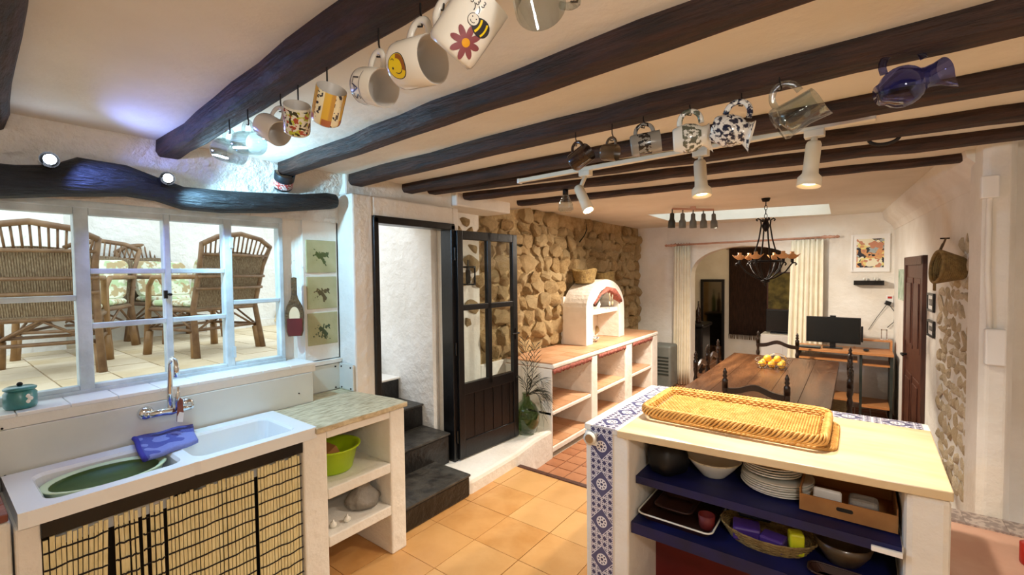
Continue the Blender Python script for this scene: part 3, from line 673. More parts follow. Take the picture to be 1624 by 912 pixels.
def cyl_print(rt, r, L, vs_, fs, mt, ang=0, z0=0, name='print', lift=.0006, rotp=0):
    g = G(); c_, s_ = math.cos(rotp), math.sin(rotp); out = []
    for x,y,z in vs_:
        x,y = x*c_-y*s_, x*s_+y*c_; a = ang+x/r; out.append(((r+lift)*math.cos(a),(r+lift)*math.sin(a),z0+y))
    g.add(out,fs); o = g.o(name,mt); o.parent = rt; return o
def disc(cx,cy,rx,ry,n=20,a0=0): return [(cx+rx*math.cos(2*PI*i/n+a0),cy+ry*math.sin(2*PI*i/n+a0),0) for i in range(n)], [tuple(range(n))]
def fill(cx,cy,rx,ry,rings=5,n=24):                # disc cut into rings so that it bends round the mug
    vs_ = [(cx,cy,0)]; fs = []
    for k in range(1,rings+1): vs_ += [(cx+rx*k/rings*math.cos(2*PI*i/n),cy+ry*k/rings*math.sin(2*PI*i/n),0) for i in range(n)]
    fs += [(0,1+i,1+(i+1)%n) for i in range(n)]
    for k in range(1,rings): fs += [(1+(k-1)*n+i,1+k*n+i,1+k*n+(i+1)%n,1+(k-1)*n+(i+1)%n) for i in range(n)]
    return vs_, fs
def ring(cx,cy,r0,r1,a0,a1,n=18):
    vs_ = []; 
    for i in range(n+1): a = a0+(a1-a0)*i/n; vs_ += [(cx+r0*math.cos(a),cy+r0*math.sin(a),0),(cx+r1*math.cos(a),cy+r1*math.sin(a),0)]
    return vs_, [(2*i,2*i+1,2*i+3,2*i+2) for i in range(n)]
# pattern materials
def fruitpat(col):
    x,y,z = coord(); n1 = noise(55,1.5); n2 = noise(75,1); band = (xabs(z) < .036)*1.0
    c = mixc((n1 > .56)*band, col, '#b9c24a'); c = mixc((n2 > .57)*band, c, '#a84e3a'); return mixc((noise(95,0) > .62)*band, c, '#33361f')
mat('fruit_print','#dfe0d2',rough=.2,fn=fruitpat,coat=.3)
def goldpat(col):
    x,y,z = coord(); a = mth('ARCTAN2',y,x); s1 = frac(a*.8+.3); c = mixc((s1 > .45)*1.0, '#efe9c8', '#e0b84a'); c = mixc((s1 > .8)*1.0, c, '#c79a4e')
    c = mixc((z < -.025)*(s1 > .5), c, '#b06a4a'); return mixc((noise(85,1) > .57)*(s1 < .35), c, '#2a2a3a')
mat('gold_print','#efe9c8',rough=.2,fn=goldpat,coat=.3)
def bluepat(col): return mixc(ramp(noise(70,5),.48,.54), '#e8e6df', '#20263e')
mat('blue_print','#e8e6df',rough=.2,fn=bluepat,coat=.3)
def bandpat(col):
    x,y,z = coord(); n1 = noise(60,2); b1 = (xabs(z+.004) < .022)*1.0; return mixc(b1*(n1 > .47), '#8c8a84', '#15171c')
mat('band_print','#8c8a84',rough=.25,fn=bandpat,coat=.3)
def leafpat(col): 
    x,y,z = coord(); return mixc((ramp(noise(60,4),.46,.52))*(xabs(z-.002) < .030), '#e6e6dd', '#5c6152')
mat('leaf_print','#e6e6dd',rough=.2,fn=leafpat,coat=.3)
mat('brown_glaze','#2a1a12','#3a2418',20,.2,coat=.3); mat('olive_glaze','#5a4630','#463522',20,.3,coat=.2); mat('tin_black','#1a2024',rough=.35)
def tinpat(col):
    x,y,z = coord(); return mixc((z < .008)*(z > -.035), '#1a2024', mixc((noise(90,1) > .5)*1.0,'#d9cfc8','#b8433a'))
mat('tin_print','#1a2024',rough=.35,fn=tinpat); mat('ink','#2c2c34',rough=.4); mat('yellow_ink','#f0d21c',rough=.3); mat('brown_ink','#9a5a22',rough=.3); mat('rose_ink','#8a4a50',rough=.4); mat('amber_ink','#e2a01c',rough=.4)
mat('frosted','#d9d3cb',None,rough=.25,coat=.3)
GA = 'mugs hanging from the first beam'
YA = .70
hang('glass_mug','clear glass mug hanging lowest, nearest the window wall',363,240,fA(-1.75)-.04,36,46,(.85,-.3,.4),(-.15,1,.1),mt='clear_glass',group=GA)
hang('glass_mug','ribbed clear glass mug hanging second from the window wall',394,227,fA(-1.6)-.04,36,46,(.85,-.2,.5),(-.1,1,.1),mt='clear_glass',group=GA)
hang('frosted_mug','plain off-white mug hanging between the glass mugs and the fruit mug',431,205,fA(-1.45)-.04,40,44,(.75,-.45,.35),(-.3,.9,-.2),mt='frosted',inner='ceramic_grey',group=GA)
hang('fruit_mug','white mug printed with yellow and red fruit hanging from the beam',471,189,fA(-1.3)-.045,40,46,(.28,.72,.6),(-.3,.8,-.8),mt='fruit_print',inner='ceramic_grey',group=GA)
hang('gold_mug','cream and gold striped mug hanging from the beam',521,167,fA(-1.15)-.045,46,56,(.42,.7,.58),(-.4,.7,-.8),mt='gold_print',inner='ceramic_grey',group=GA)
rt,r,L = hang('lettered_mug','white mug with dark lettering hanging beside the smiling-face mug',593,138,fA(-.95)-.045,58,56,(.72,-.3,.55),(.0,1,.05),inner='ceramic_grey',group=GA)
va = PI/2+.15
def facing(rt, v=(0,0,1)):                        # angle round the mug that looks at the viewer
    loc = rt.rotation_euler.to_matrix().transposed() @ (C0-rt.location); return math.atan2(loc.y,loc.x)
A_ = facing(rt); vs_,fs = txt('LAS', r*.78); cyl_print(rt,r,L,vs_,fs,'ink',A_+.12,-L*.16,'lettering')
for zz8 in (-L*.36,L*.05):
    n8 = 24; vs_ = []
    for i in range(n8+1): vs_ += [(-r*.95+1.9*r*i/n8,-r*.022,0),(-r*.95+1.9*r*i/n8,r*.022,0)]
    cyl_print(rt,r,L,vs_,[(2*i,2*i+2,2*i+3,2*i+1) for i in range(n8)],'ink',A_+.12,zz8,'printed_line')
rt,r,L = hang('smiling_face_mug','white mug printed with a winking yellow face',661,100,fA(-.72)-.045,73,72,(.8,-.1,.52),(.05,1,0),inner='ceramic_grey',group=GA)
A_ = facing(rt)-.05; k = r*.48; zc = -L*.12
vs_,fs = fill(0,0,k*1.06,k*1.12); cyl_print(rt,r,L,vs_,fs,'ink',A_,zc,'face_outline',.0004,PI/2)
vs_,fs = fill(0,0,k*.98,k*1.04); cyl_print(rt,r,L,vs_,fs,'yellow_ink',A_,zc,'face',.0008,PI/2)
vs_,fs = ring(0,0,k*.62,k*.99,-.5,1.6); cyl_print(rt,r,L,vs_,fs,'brown_ink',A_,zc,'cap',.0012,PI/2)
vs_,fs = fill(-k*.45,-k*.1,k*.1,k*.1,2,12); cyl_print(rt,r,L,vs_,fs,'ink',A_,zc,'eye',.0013,PI/2)
vs_,fs = ring(k*.1,-k*.05,k*.5,k*.56,-2.3,-.4); cyl_print(rt,r,L,vs_,fs,'ink',A_,zc,'mouth',.0013,PI/2)
vs_,fs = ring(-k*.4,k*.45,k*.16,k*.22,.2,2.6); cyl_print(rt,r,L,vs_,fs,'ink',A_,zc,'winking_eye',.0013,PI/2)
rt,r,L = hang('bee_mug','white mug printed with a bee and a dark red flower, largest of the row',742,42,fA(-.45)-.045,84,100,(.62,.72,.28),(-.8,.45,-.45),inner='ceramic_grey',group=GA)
A_ = facing(rt); ax = .38; k = r*.78
for i in range(8):
    a = 2*PI*i/8+.2; vs_,fs = fill(0,0,k*.34,k*.15,3,14); vs_ = [(k*.45*math.cos(a)+x*math.cos(a)-y*math.sin(a), k*.45*math.sin(a)+x*math.sin(a)+y*math.cos(a),0) for x,y,z in vs_]
    cyl_print(rt,r,L,vs_,fs,'rose_ink',A_+.25,-L*.22,'petal')
vs_,fs = fill(0,0,k*.2,k*.2,2,12); cyl_print(rt,r,L,vs_,fs,'amber_ink',A_+.25,-L*.22,'flower_heart',.001)
vs_,fs = fill(0,0,k*.5,k*.38); cyl_print(rt,r,L,vs_,fs,'ink',A_+.42,L*.08,'bee_body',.0008)
for q in (-.22,.12): vs_,fs = ring(k*(q-.5),0,k*.55,k*.65,-.5,.5,8); cyl_print(rt,r,L,vs_,fs,'yellow_ink',A_+.42,L*.08,'bee_stripe',.0012)
vs_,fs = fill(-k*.1,0,k*.27,k*.27); cyl_print(rt,r,L,vs_,fs,'ink',A_+.1,L*.10,'bee_head_outline',.0012); vs_,fs = fill(-k*.1,0,k*.24,k*.24); cyl_print(rt,r,L,vs_,fs,'ceramic',A_+.1,L*.10,'bee_head',.0016)
vs_,fs = ring(-k*.1,0,k*.12,k*.15,-2.6,-.5); cyl_print(rt,r,L,vs_,fs,'ink',A_+.1,L*.10,'bee_mouth',.002)
for q in (-.2,0): vs_,fs = fill(k*q,k*.08,k*.03,k*.03,1,8); cyl_print(rt,r,L,vs_,fs,'ink',A_+.1,L*.10,'bee_eye',.002)
for q in (0,1): vs_,fs = ring(k*(-.3-.25*q),k*.35,k*.22,k*.26,-.2,1.2,8); cyl_print(rt,r,L,vs_,fs,'ink',A_+.1,L*.10,'antenna')
for i in range(3): vs_,fs = txt('3', r*.3); cyl_print(rt,r,L,vs_,fs,'ink',A_+.05-.2*i,L*.34-.02*L*i,'buzz_mark')
hang('glass_mug','clear glass mug cut off by the top photo edge',850,-18,fA(-.15)-.04,80,90,(.15,-.9,.3),(.8,.3,-.4),mt='clear_glass',group=GA)
hang('tin_mug','small black mug with a red and white label hanging alone near the window',450,285,fB(-2.35)-.04,30,30,(.45,.62,.6),(-.2,.9,-.6),mt='tin_print',inner='tin_black')
GC = 'jugs and mugs hanging from the fourth beam'
def yc(px): return fC(PZ(px,230,2.1).x if px < 1000 else PZ(px,190,2.1).x)-.05
hang('dark_mug','dark brown glazed mug first in the row of jugs',921,250,1.66,30,34,(.6,.35,.6),(-.1,1,-.1),mt='brown_glaze',group=GC)
hang('olive_mug','small olive brown mug second in the row of jugs',967,242,1.66,25,26,(.75,-.2,.55),(-.1,1,0),mt='olive_glaze',group=GC)
hang('banded_mug','grey mug with a black pattern band in the row of jugs',1024,228,1.65,34,46,(.95,.12,.3),(0,1,0),mt='band_print',group=GC)
hang('leaf_jug','white jug with a grey-green leaf pattern in the row of jugs',1096,219,1.65,46,54,(.93,.05,.35),(-.1,1,0),'jug','leaf_print','ceramic',GC)
hang('blue_jug','blue and white speckled jug in the row of jugs',1161,208,1.64,50,58,(.85,-.3,.45),(-.05,1,0),'jug','blue_print','ceramic',GC)
hang('glass_jug','clear glass jug with a pointed lip in the row of jugs',1264,179,1.64,56,64,(.72,.5,.45),(-.5,.8,0),'bell','clear_glass',None,GC)
hang('blue_glass_jug','blue glass globe jug hanging farthest right',1445,132,1.64,64,92,(.9,.32,.3),(-.3,1,-.1),'globe','blue_glass',None,GC)
# track light
tr = root('track_light','cream ceiling track with three spotlight heads below the beams','track light',(-.8,2.1,2.16))
ta = PZ(825,290,2.165); tb2 = PZ(1390,190,2.165); u = (tb2-ta).normalized(); w = V((-u.y,u.x,0)); m = Matrix((u,w,V((0,0,1)))).transposed().to_4x4(); m.translation = ta
LT = (tb2-ta).length; G().box((0,-.016,0),(LT,.016,.024),m).o('rail','cream_plastic',tr,bev=.003); G().box((-.012,-.018,-.004),(.004,.018,.026),m).o('end_cap','white_plain',tr,bev=.002)
def head(px, py, bx, by, ex, ey, flare, watt, tgt):
    d = ray(px,py); t = (ta.z-.0-CAMH)/d.z; d0 = C0+d*((ta.y+u.y*.9)/d.y)
    k = (d0-ta).dot(u); c = ta+u*k; Y = c.y; b_ = PY(bx,by,Y); e = PY(ex,ey,Y); e.y -= .02
    a_ = G().box((k-.035,-.02,-.028),(k+.035,.02,.002),m).o('adapter','cream_plastic',tr,bev=.003)
    G().cyl(c-V((0,0,.025)),b_+V((0,0,.0)),.012).o('stem','cream_plastic',a_,smooth=True)
    ax_ = (e-b_); Lh = ax_.length; R3 = frame(ax_,(1,.3,0)).to_4x4(); R3.translation = b_; r0 = .028
    pr = [(.001,-.02),(r0*.85,-.02),(r0,-.01),(r0*1.0,Lh*.55)]+([(r0*1.05,Lh*.68),(r0*1.55,Lh*.78),(r0*1.6,Lh)] if flare else [(r0*1.15,Lh)])
    h = G().lathe(pr+[(pr[-1][0]*.93,Lh),(r0*.8,Lh*.8),(.001,Lh*.8)],24,R3).o('spot_head','cream_plastic',tr,smooth=True)
    G().lathe([(.001,Lh*.83),(r0*.8,Lh*.83),(r0*.85,Lh*.93),(.001,Lh*.97)],18,R3).o('bulb','bulb_warm',h,smooth=True)
    spot('spot_light',e+ax_.normalized()*.012,e+ax_.normalized()+V(tgt),watt,(1,.89,.75),None,135,.03,.8)
head(925,276,919,301,936,334,False,60,(-.9,1.0,-.2)); head(1113,244,1110,262,1115,312,True,60,(.1,-.1,0)); head(1294,212,1290,233,1283,297,True,60,(-.1,.2,0))
# bare bulb on a beam
d = ray(897,318); Y = fF(-1.6)-.05; p = C0+d*(Y/d.y); pb_ = root('clear_bulb','pear-shaped clear glass bulb hanging under the beam left of the track light','bulb',p)
s = (Y/d.y)/FPX; R3 = Matrix.Translation(p)
G().lathe([(.001,-18*s),(9*s,-18*s),(12.5*s,-14*s),(11*s,-6*s),(5*s,8*s),(4*s,12*s)],18,R3,cap1=False).o('globe','clear_glass',pb_,smooth=True)
G().lathe([(4.5*s,9*s),(4.5*s,17*s),(.001,18*s)],12,R3).cyl(p+V((0,0,17*s)),V((p.x,p.y,2.2)),.004,n=6).o('socket','dark_metal',pb_,smooth=True)
# black loop on a beam
p = PZ(1402,222,2.185); lp = G().tube(arc((p.x,p.y,2.196),.055,PI,2*PI,12,'xz',.55),.008,7).o('iron_loop','dark_metal',smooth=True); tag(lp,'black iron half loop fixed under a ceiling beam','loop')
# ================================================================ PENINSULA
PX0, PX1, PY0, PY1 = -1.0, .258, 1.875, 2.74
pn = root('kitchen_peninsula','white plastered peninsula with open shelves, tiled edge and pale marble top','peninsula',(-.37,2.3,0))
G().box((PX0,PY0,0),(-.79,PY1,.868)).o('side_wall','plaster',pn,bev=.008)
G().box((.135,PY0+.07,0),(PX1-.01,PY1,.868)).o('side_wall','plaster',pn,bev=.02)
G().box((-.79,2.66,0),(.135,PY1,.868)).o('back_wall','plaster',pn)
G().box((-.79,PY0+.03,.0),(.135,2.66,.05)).o('base_slab','red_paint',pn)
G().box((-.79,PY0+.09,.05),(.135,PY0+.1,.40),Matrix.Translation((0,.25,0))).o('back_board','red_paint',pn)
G().prism([(-.832,PY0-.028),(PX1-.008,PY0+.06),(PX1+.004,2.618),(-.832,2.618)],.868,.9).o('marble_top','marble',pn,bev=.004)
G().box((PX0-.004,PY0-.004,.868),(-.834,PY1,.8935)).o('border','plaster',pn,bev=.002); G().box((-.834,2.62,.868),(PX1+.006,PY1,.8935)).o('border','plaster',pn,bev=.002)
def azulejo(col):
    x,y,z = coord(); u = xabs(x)/.055; v_ = xabs(y)/.0875
    d = u + xabs(y)/.062; r = length(x,y); a = mth('ARCTAN2',y,x)
    lat = xmin(xmin(xabs(frac(x/.0275+.5)-.5), xabs(frac(y/.0292+.5)-.5)), xmin(xabs(frac((x+y*.94)/.0275)-.5), xabs(frac((x-y*.94)/.0275)-.5)))
    c = mixc((lat < .085)*1.0, '#41436a', '#d6d5df')
    c = mixc(d < 1.06, c, '#dcdbe6'); c = mixc(d < .99, c, '#4c5078')
    c = mixc(r < .026, c, '#e6e5ea'); pet = mth('COSINE', a*8.0)
    c = mixc((xabs(r-.0165) < .0042)*(pet > .1), c, '#3b3d63'); return mixc(r < .0065, c, '#3b3d63')
mat('azulejo','#ffffff',rough=.22,fn=azulejo,coat=.3)
am = G().box((-.0545,-.087,-.006),(.0545,.087,.0035)).mesh('tile','azulejo')
for k in range(5): inst('tile',am,pn,(-.918,PY0-.001,.802-k*.175),(PI/2,0,0))
for k in range(5): inst('tile',am,pn,(-.905,PY0+.0875+k*.175-.005,.892))
for k in range(6): inst('tile',am,pn,(-.742+k*.1795,2.681,.892),(0,0,PI/2))
G().box((-.998,PY0-.012,.80),(-.94,PY0,.862)).o('outlet_plate','white_tile',pn,bev=.004)
G().tube([(-.968,PY0-.028,.834),(-.968,PY0-.005,.834)],[.03,.03],18).o('outlet_ring','ceramic',pn,smooth=True); G().cyl((-.968,PY0-.0295,.834),(-.968,PY0-.02,.834),.021,n=16).o('outlet_hole','chrome',pn)
def shelf(z, y0, val):
    s_ = G().box((-.79,y0,z-.022),(.135,2.66,z)).o('shelf','plaster',pn)
    g = G().box((-.785,y0-.006,z),(.13,2.655,z+.004)).box((-.785,y0-.010,z-val),(.13,y0-.004,z+.004)); g.o('shelf_cloth','blue_cloth',s_)
shelf(.672,1.955,.03); shelf(.485,1.90,.045)
G().box((.05,1.930,.645),(.132,1.942,.663)).o('batten','white_plain',pn,bev=.002)
# upper shelf
Z1_ = .677
def lathe_thing(name,label,cat,p,prof,mt,n=28,group=None,part='body'):
    r_ = root(name,label,cat,p,group); G().lathe(prof,n,Matrix.Translation(p)).o(part,mt,r_,smooth=True); return r_
p = PZ(1133,757,Z1_); p.y += .03; p.x -= .01
lathe_thing('serving_bowl','wide cream bowl on the blue upper shelf','bowl',p,[(.001,0),(.05,0),(.055,.006),(.09,.045),(.112,.074),(.114,.078),(.108,.076),(.085,.048),(.05,.012),(.001,.010)],'ceramic')
G().lathe([(.111,.073),(.1155,.0775),(.1125,.080)],28,Matrix.Translation(p),cap0=False,cap1=False).o('rim_band','old_wood',bpy.data.objects['serving_bowl'],smooth=True)
p0 = PZ(1226,790,Z1_); p0.y += .11
pm = G().lathe([(.001,0),(.075,0),(.08,.004),(.132,.014),(.134,.017),(.13,.0175),(.08,.008),(.001,.006)],32)
pmesh = pm.mesh('dish','ceramic',True); prev = None; zz = Z1_
words = ['lowest','second','third','fourth','fifth','sixth']
for k in range(6):
    r_ = root('dinner_plate','white dinner plate, %s from the bottom of the stack'%words[k],'plate',(p0.x+random.uniform(-.004,.004),p0.y+random.uniform(-.004,.004),zz+.0002),'plates stacked on the upper shelf')
    o = bpy.data.objects.new('dish',pmesh); COL.objects.link(o); o.parent = r_; zz += .0095
zz += .006
pm2 = G().lathe([(.001,0),(.06,0),(.065,.004),(.108,.018),(.110,.022),(.106,.022),(.064,.009),(.001,.006)],32).mesh('dish','ceramic',True)
for k in range(4):
    r_ = root('soup_plate','deep white soup plate, %s from the bottom on top of the dinner plates'%['lowest','second','third','fourth'][k],'plate',(p0.x-.018+random.uniform(-.003,.003),p0.y-.005,zz+.0002),'soup plates on the dinner plates')
    o = bpy.data.objects.new('dish',pm2); COL.objects.link(o); o.parent = r_; zz += .0105
# cardboard box tray
a = PZ(1296,815,Z1_); b = PZ(1428,836,Z1_); cx_ = (a+b)/2; ww_ = .25
x0,x1 = -.165,.125; y0,y1 = 2.03,2.30
bx = root('cardboard_box','open cardboard box with a hand slot at the right of the upper shelf','box',((x0+x1)/2,y0,Z1_+.005))
zb = Z1_+.0045
G().box((x0,y0,zb),(x1,y1,zb+.004)).o('bottom','cardboard',bx)
g = G(); g.box((x0,y0,zb),(x0+.004,y1,zb+.085)).box((x1-.004,y0,zb),(x1,y1,zb+.085)).box((x0,y1-.004,zb),(x1,y1,zb+.14)); g.o('side','cardboard',bx)
fp = G().box((x0,y0-.004,zb),(x1,y0,zb+.062)).o('front','cardboard',bx); G().prism(rrect2 if 0 else [(q[0],q[1]) for q in rrect(-.025,.025,-.007,.007,.006,0,4)],y0-.0055,y0-.003,'y',Matrix.Translation(((x0+x1)/2-.005,0,zb+.036))).o('hand_slot','black',fp)
G().box((x0+.04,y0+.05,zb+.03),(x0+.13,y0+.07,zb+.075)).o('paper_roll','white_plain',None,bev=.008); tag(bpy.data.objects['paper_roll'],'white paper roll standing in the cardboard box','paper')
G().box((x0+.15,y0+.04,zb+.004),(x0+.24,y0+.12,zb+.066)).o('plastic_pouch','bag_grey',None,bev=.015); tag(bpy.data.objects['plastic_pouch'],'grey-blue plastic pouch in the cardboard box','pouch')
# dark bag at the left of the upper shelf
p = V((-.69,2.09,Z1_+.005)); kb = root('black_bag','black rubbish bag crumpled at the left end of the upper shelf','bag',p)
G().loft([[(p.x+r*math.cos(a_)*(1+.12*math.sin(3*a_+i)),p.y+r*1.1*math.sin(a_)*(1+.1*math.cos(5*a_)),p.z+z_) for a_ in [2*PI*j/18 for j in range(18)]] for i,(r,z_) in enumerate(((.078,0),(.088,.04),(.084,.085),(.066,.125),(.03,.15)))]).o('body','black',kb,smooth=True)
# lower shelf
Z2_ = .489
def tray(name,label,x0,x1,y0,y1,z,mt,h=.025,rim='ceramic',lip=.008):
    t = root(name,label,'tray',((x0+x1)/2,(y0+y1)/2,z)); r=.03
    G().loft([rrect(x0+.02,x1-.02,y0+.02,y1-.02,r,z),rrect(x0,x1,y0,y1,r,z+h),rrect(x0+.006,x1-.006,y0+.006,y1-.006,r,z+h),rrect(x0+.024,x1-.024,y0+.024,y1-.024,r,z+.004)]).o('pan',mt,t)
    G().tube(rrect(x0,x1,y0,y1,r,z+h),.004,6,True).o('rim',rim,t,smooth=True); return t
tray('oven_tray','dark oven tray with a pale rim at the left of the lower shelf',-.775,-.46,1.93,2.30,Z2_,'dark_tray',.03)
tray('small_tray','small dark brown tray lying in the oven tray',-.72,-.56,1.99,2.17,Z2_+.035,'dark_tray',.02,'dark_tray')
p = (-.50,2.02,Z2_+.006); lathe_thing('red_cup','dark red cup standing in the oven tray','cup',p,[(.001,0),(.026,0),(.03,.01),(.034,.06),(.031,.06),(.026,.008),(.001,.006)],'red_paint',18)
bk = root('oval_basket','low oval basket holding packets on the lower shelf','basket',(-.28,2.08,Z2_)); g = G()
for k in range(9):
    z = Z2_+.004+k*.0062; f = .82+.2*k/8; g.tube([(-.28+.17*f*math.cos(a)*(1+.012*math.sin(18*a+PI*k)),2.08+.12*f*math.sin(a)*(1+.016*math.sin(18*a+PI*k)),z) for a in [2*PI*j/48 for j in range(48)]],.0042,5,True)
g.o('weave','basketry',bk,smooth=True,kind='stuff'); G().loft([[(-.28+.14*math.cos(a),2.08+.1*math.sin(a),z) for a in [2*PI*j/30 for j in range(30)]] for z in (Z2_,Z2_+.008)]).o('base','basketry',bk)
for (x,y,z,dx,dy,dz,rz,m_,lab) in ((-.35,2.04,.012,.10,.09,.055,.2,'purple','purple packet in the oval basket, nearest the oven tray'),(-.25,2.02,.012,.085,.07,.05,-.15,'purple','purple packet in the middle of the oval basket'),(-.33,2.11,.07,.12,.06,.025,.1,'screen','dark shiny packet lying across the purple packet'),(-.175,2.03,.012,.05,.05,.085,.3,'yellow_pack','yellow packet at the right end of the oval basket')):
    o = G().box((-dx/2,-dy/2,0),(dx/2,dy/2,dz)).o('packet',m_,None,bev=.008); o.location = (x,y,Z2_+z); o.rotation_euler = (0,0,rz); tag(o,lab,'packet')
p = V((-.03,2.10,Z2_)); lathe_thing('mixing_bowl','olive glass mixing bowl on the lower shelf','bowl',p,[(.001,0),(.05,0),(.056,.006),(.085,.05),(.097,.088),(.092,.088),(.08,.05),(.05,.010),(.001,.008)],'olive_glaze')
tray('shallow_tray','shallow dark tray at the right end of the lower shelf',.0+.075,.128,2.0,2.1,Z2_,'dark_tray',.02) if 0 else tray('shallow_tray','shallow dark tray with a pale edge at the right of the lower shelf',-.02+.10,.13,1.93,2.06,Z2_,'dark_tray',.03,'cardboard') if 0 else None
t_ = tray('shallow_tray','shallow dark tray at the right of the lower shelf',-.13,.125,1.92,2.0,Z2_,'dark_tray',.022,'dark_tray')
# wicker tray on top
def wicker_tray(name,label,x0,x1,y0,y1,z,h,r):
    t = root(name,label,'tray',((x0+x1)/2,(y0+y1)/2,z)); g = G()
    nx = int((x1-x0)/.011)
    for i in range(nx):                         # wefts over and under the warps
        x = x0+.03+(x1-x0-.06)*i/(nx-1); pts_ = [(x,y0+.025+(y1-y0-.05)*j/24,z+.009+.004*math.cos(PI*j+PI*i)) for j in range(25)]; g.tube(pts_,.0042,4)
    g.o('woven_base','wicker',t,smooth=True,kind='stuff'); g = G()
    for j in range(25): y = y0+.025+(y1-y0-.05)*j/24; g.cyl((x0+.02,y,z+.009),(x1-.02,y,z+.009),.003,n=4)
    g.o('warp_canes','wicker',t,smooth=True,kind='stuff')
    base = rrect(x0,x1,y0,y1,r,0,10); P = []
    for i in range(len(base)):                  # resample the outline evenly
        p_,q_ = V(base[i]),V(base[(i+1)%len(base)]); k = max(1,int((q_-p_).length/.008))
        P += [p_.lerp(q_,j/k) for j in range(k)]
    cx__,cy__ = (x0+x1)/2,(y0+y1)/2
    for s_ in range(6):                         # braided wall
        pts_ = []; 
        for i,p_ in enumerate(P):
            a = i*.5+s_*PI/3; o_ = V((p_.x-cx__,p_.y-cy__,0)).normalized(); pts_.append(p_+V((0,0,z+h*.55+h*.40*math.sin(a)))+o_*(.011*math.cos(a)+.006))
        G().tube(pts_,.005,5,True).o('braid','wicker',t,smooth=True)
    g = G()
    for lv in range(4): 
        pts_ = [p_+V((0,0,z+.006+h*.2*lv))+V((p_.x-cx__,p_.y-cy__,0)).normalized()*(.002*math.cos(PI*(i//2)+PI*lv)-.004) for i,p_ in enumerate(P)]; g.tube(pts_,.0055,5,True)
    g.o('side_weave','wicker',t,smooth=True,kind='stuff'); return t
wicker_tray('wicker_tray','large honey-coloured wicker tray lying on the marble top',-.80,-.095,2.07,2.50,.917,.048,.05)
wicker_tray('wicker_mat','shallow wicker tray peeping out under the large wicker tray',-.775,-.07,2.10,2.48,.901,.012,.05)
# low tiled ledge to the right
ld = root('tiled_ledge','low pinkish ledge with a patterned tile edge beside the peninsula','ledge',(.8,3.0,0))
G().box((.29,2.2,0),(1.78,3.265,.325)).o('block','pinkish',ld,bev=.006)
def greypat(col): return mixc(ramp(noise(38,4),.45,.55),'#b9aaa0','#8a7c76')
mat('grey_print','#b9aaa0',rough=.3,fn=greypat)
gm = G().box((-.0745,-.0745,-.004),(.0745,.0745,.006)).mesh('tile','grey_print')
for k in range(10): inst('tile',gm,ld,(.37+k*.15,3.185,.329))
p = PZ(1618,892,.326); tag(G().lathe([(.001,0),(.03,0),(.034,.01),(.034,.09),(.02,.10),(.001,.10)],18,Matrix.Translation((p.x+.02,p.y,.251))).o('red_tin','red_ink' if 0 else 'red_bright',smooth=True) if 'red_bright' in MATS else G().lathe([(.001,0),(.03,0),(.034,.01),(.034,.09),(.02,.10),(.001,.10)],18,Matrix.Translation((p.x+.03,p.y,.3255))).o('red_tin',mat('red_bright','#b3261c',rough=.4),smooth=True),'red tin cut off by the lower right photo edge','tin')
# ================================================================ STONE-WALL COUNTER
OX, OT = -2.28, .735
oc = root('masonry_sideboard','white masonry sideboard with terracotta shelves against the stone wall','sideboard',(-2.55,5.0,LOW))
ys = []
for a,b in (((859,600),(875,600)),((938,590),(948,590)),((992,580),(1003,580)),((1034,560),(1042,560))): ys.append((PX(*a,OX).y, PX(*b,OX).y))
ys[0] = (3.625,ys[0][1]); ys[3] = (ys[3][0],6.47)
print('sideboard',ys)
for i,(a,b) in enumerate(ys): G().box((-2.84,a,LOW),(OX,b,OT-.055)).o('upright','plaster',oc,bev=.012)
G().box((-2.84,3.625,OT-.055),(OX+.01,6.47,OT-.012)).o('top_slab','plaster',oc,bev=.012)
G().box((-2.845,3.7,LOW),(-2.835,6.4,OT-.06)).o('back','plaster',oc)
for i in range(3):
    y0,y1 = ys[i][1],ys[i+1][0]
    for z,th in ((.28,.045),(-.06,.06)):
        s_ = G().box((-2.835,y0,z-th),(OX-.005,y1,z-.012)).o('shelf','plaster',oc,bev=.006); n = max(1,round((y1-y0)/.2))
        for k in range(n):
            for m_ in range(3): G().box((-2.83+m_*.178,y0+(y1-y0)*k/n+.003,z-.014),(-2.83+m_*.178+.174,y0+(y1-y0)*(k+1)/n-.003,z)).o('tile','terra_tile',s_)
    g = G(); n = 14                              # fringed pelmet cloth
    rows = [[V((OX+.012+.004*math.sin(j*2.1),y0+(y1-y0)*j/24,OT-.056-.0)) for j in range(25)],[V((OX+.014+.006*math.sin(j*1.7+1),y0+(y1-y0)*j/24,OT-.085-.022*abs(math.sin(j*1.3+i)))) for j in range(25)]]
    sheet(rows,.005,(1,0,0)).o('pelmet','pink_cloth',oc,smooth=True,label='reddish fringed cloth under the top edge')
n = 14
for k in range(n):
    for m_ in range(3): G().box((-2.838+m_*.186,3.63+k*.2027,OT-.012),(-2.838+m_*.186+.182,3.63+k*.2027+.199,OT)).o('tile','terra_tile',oc)
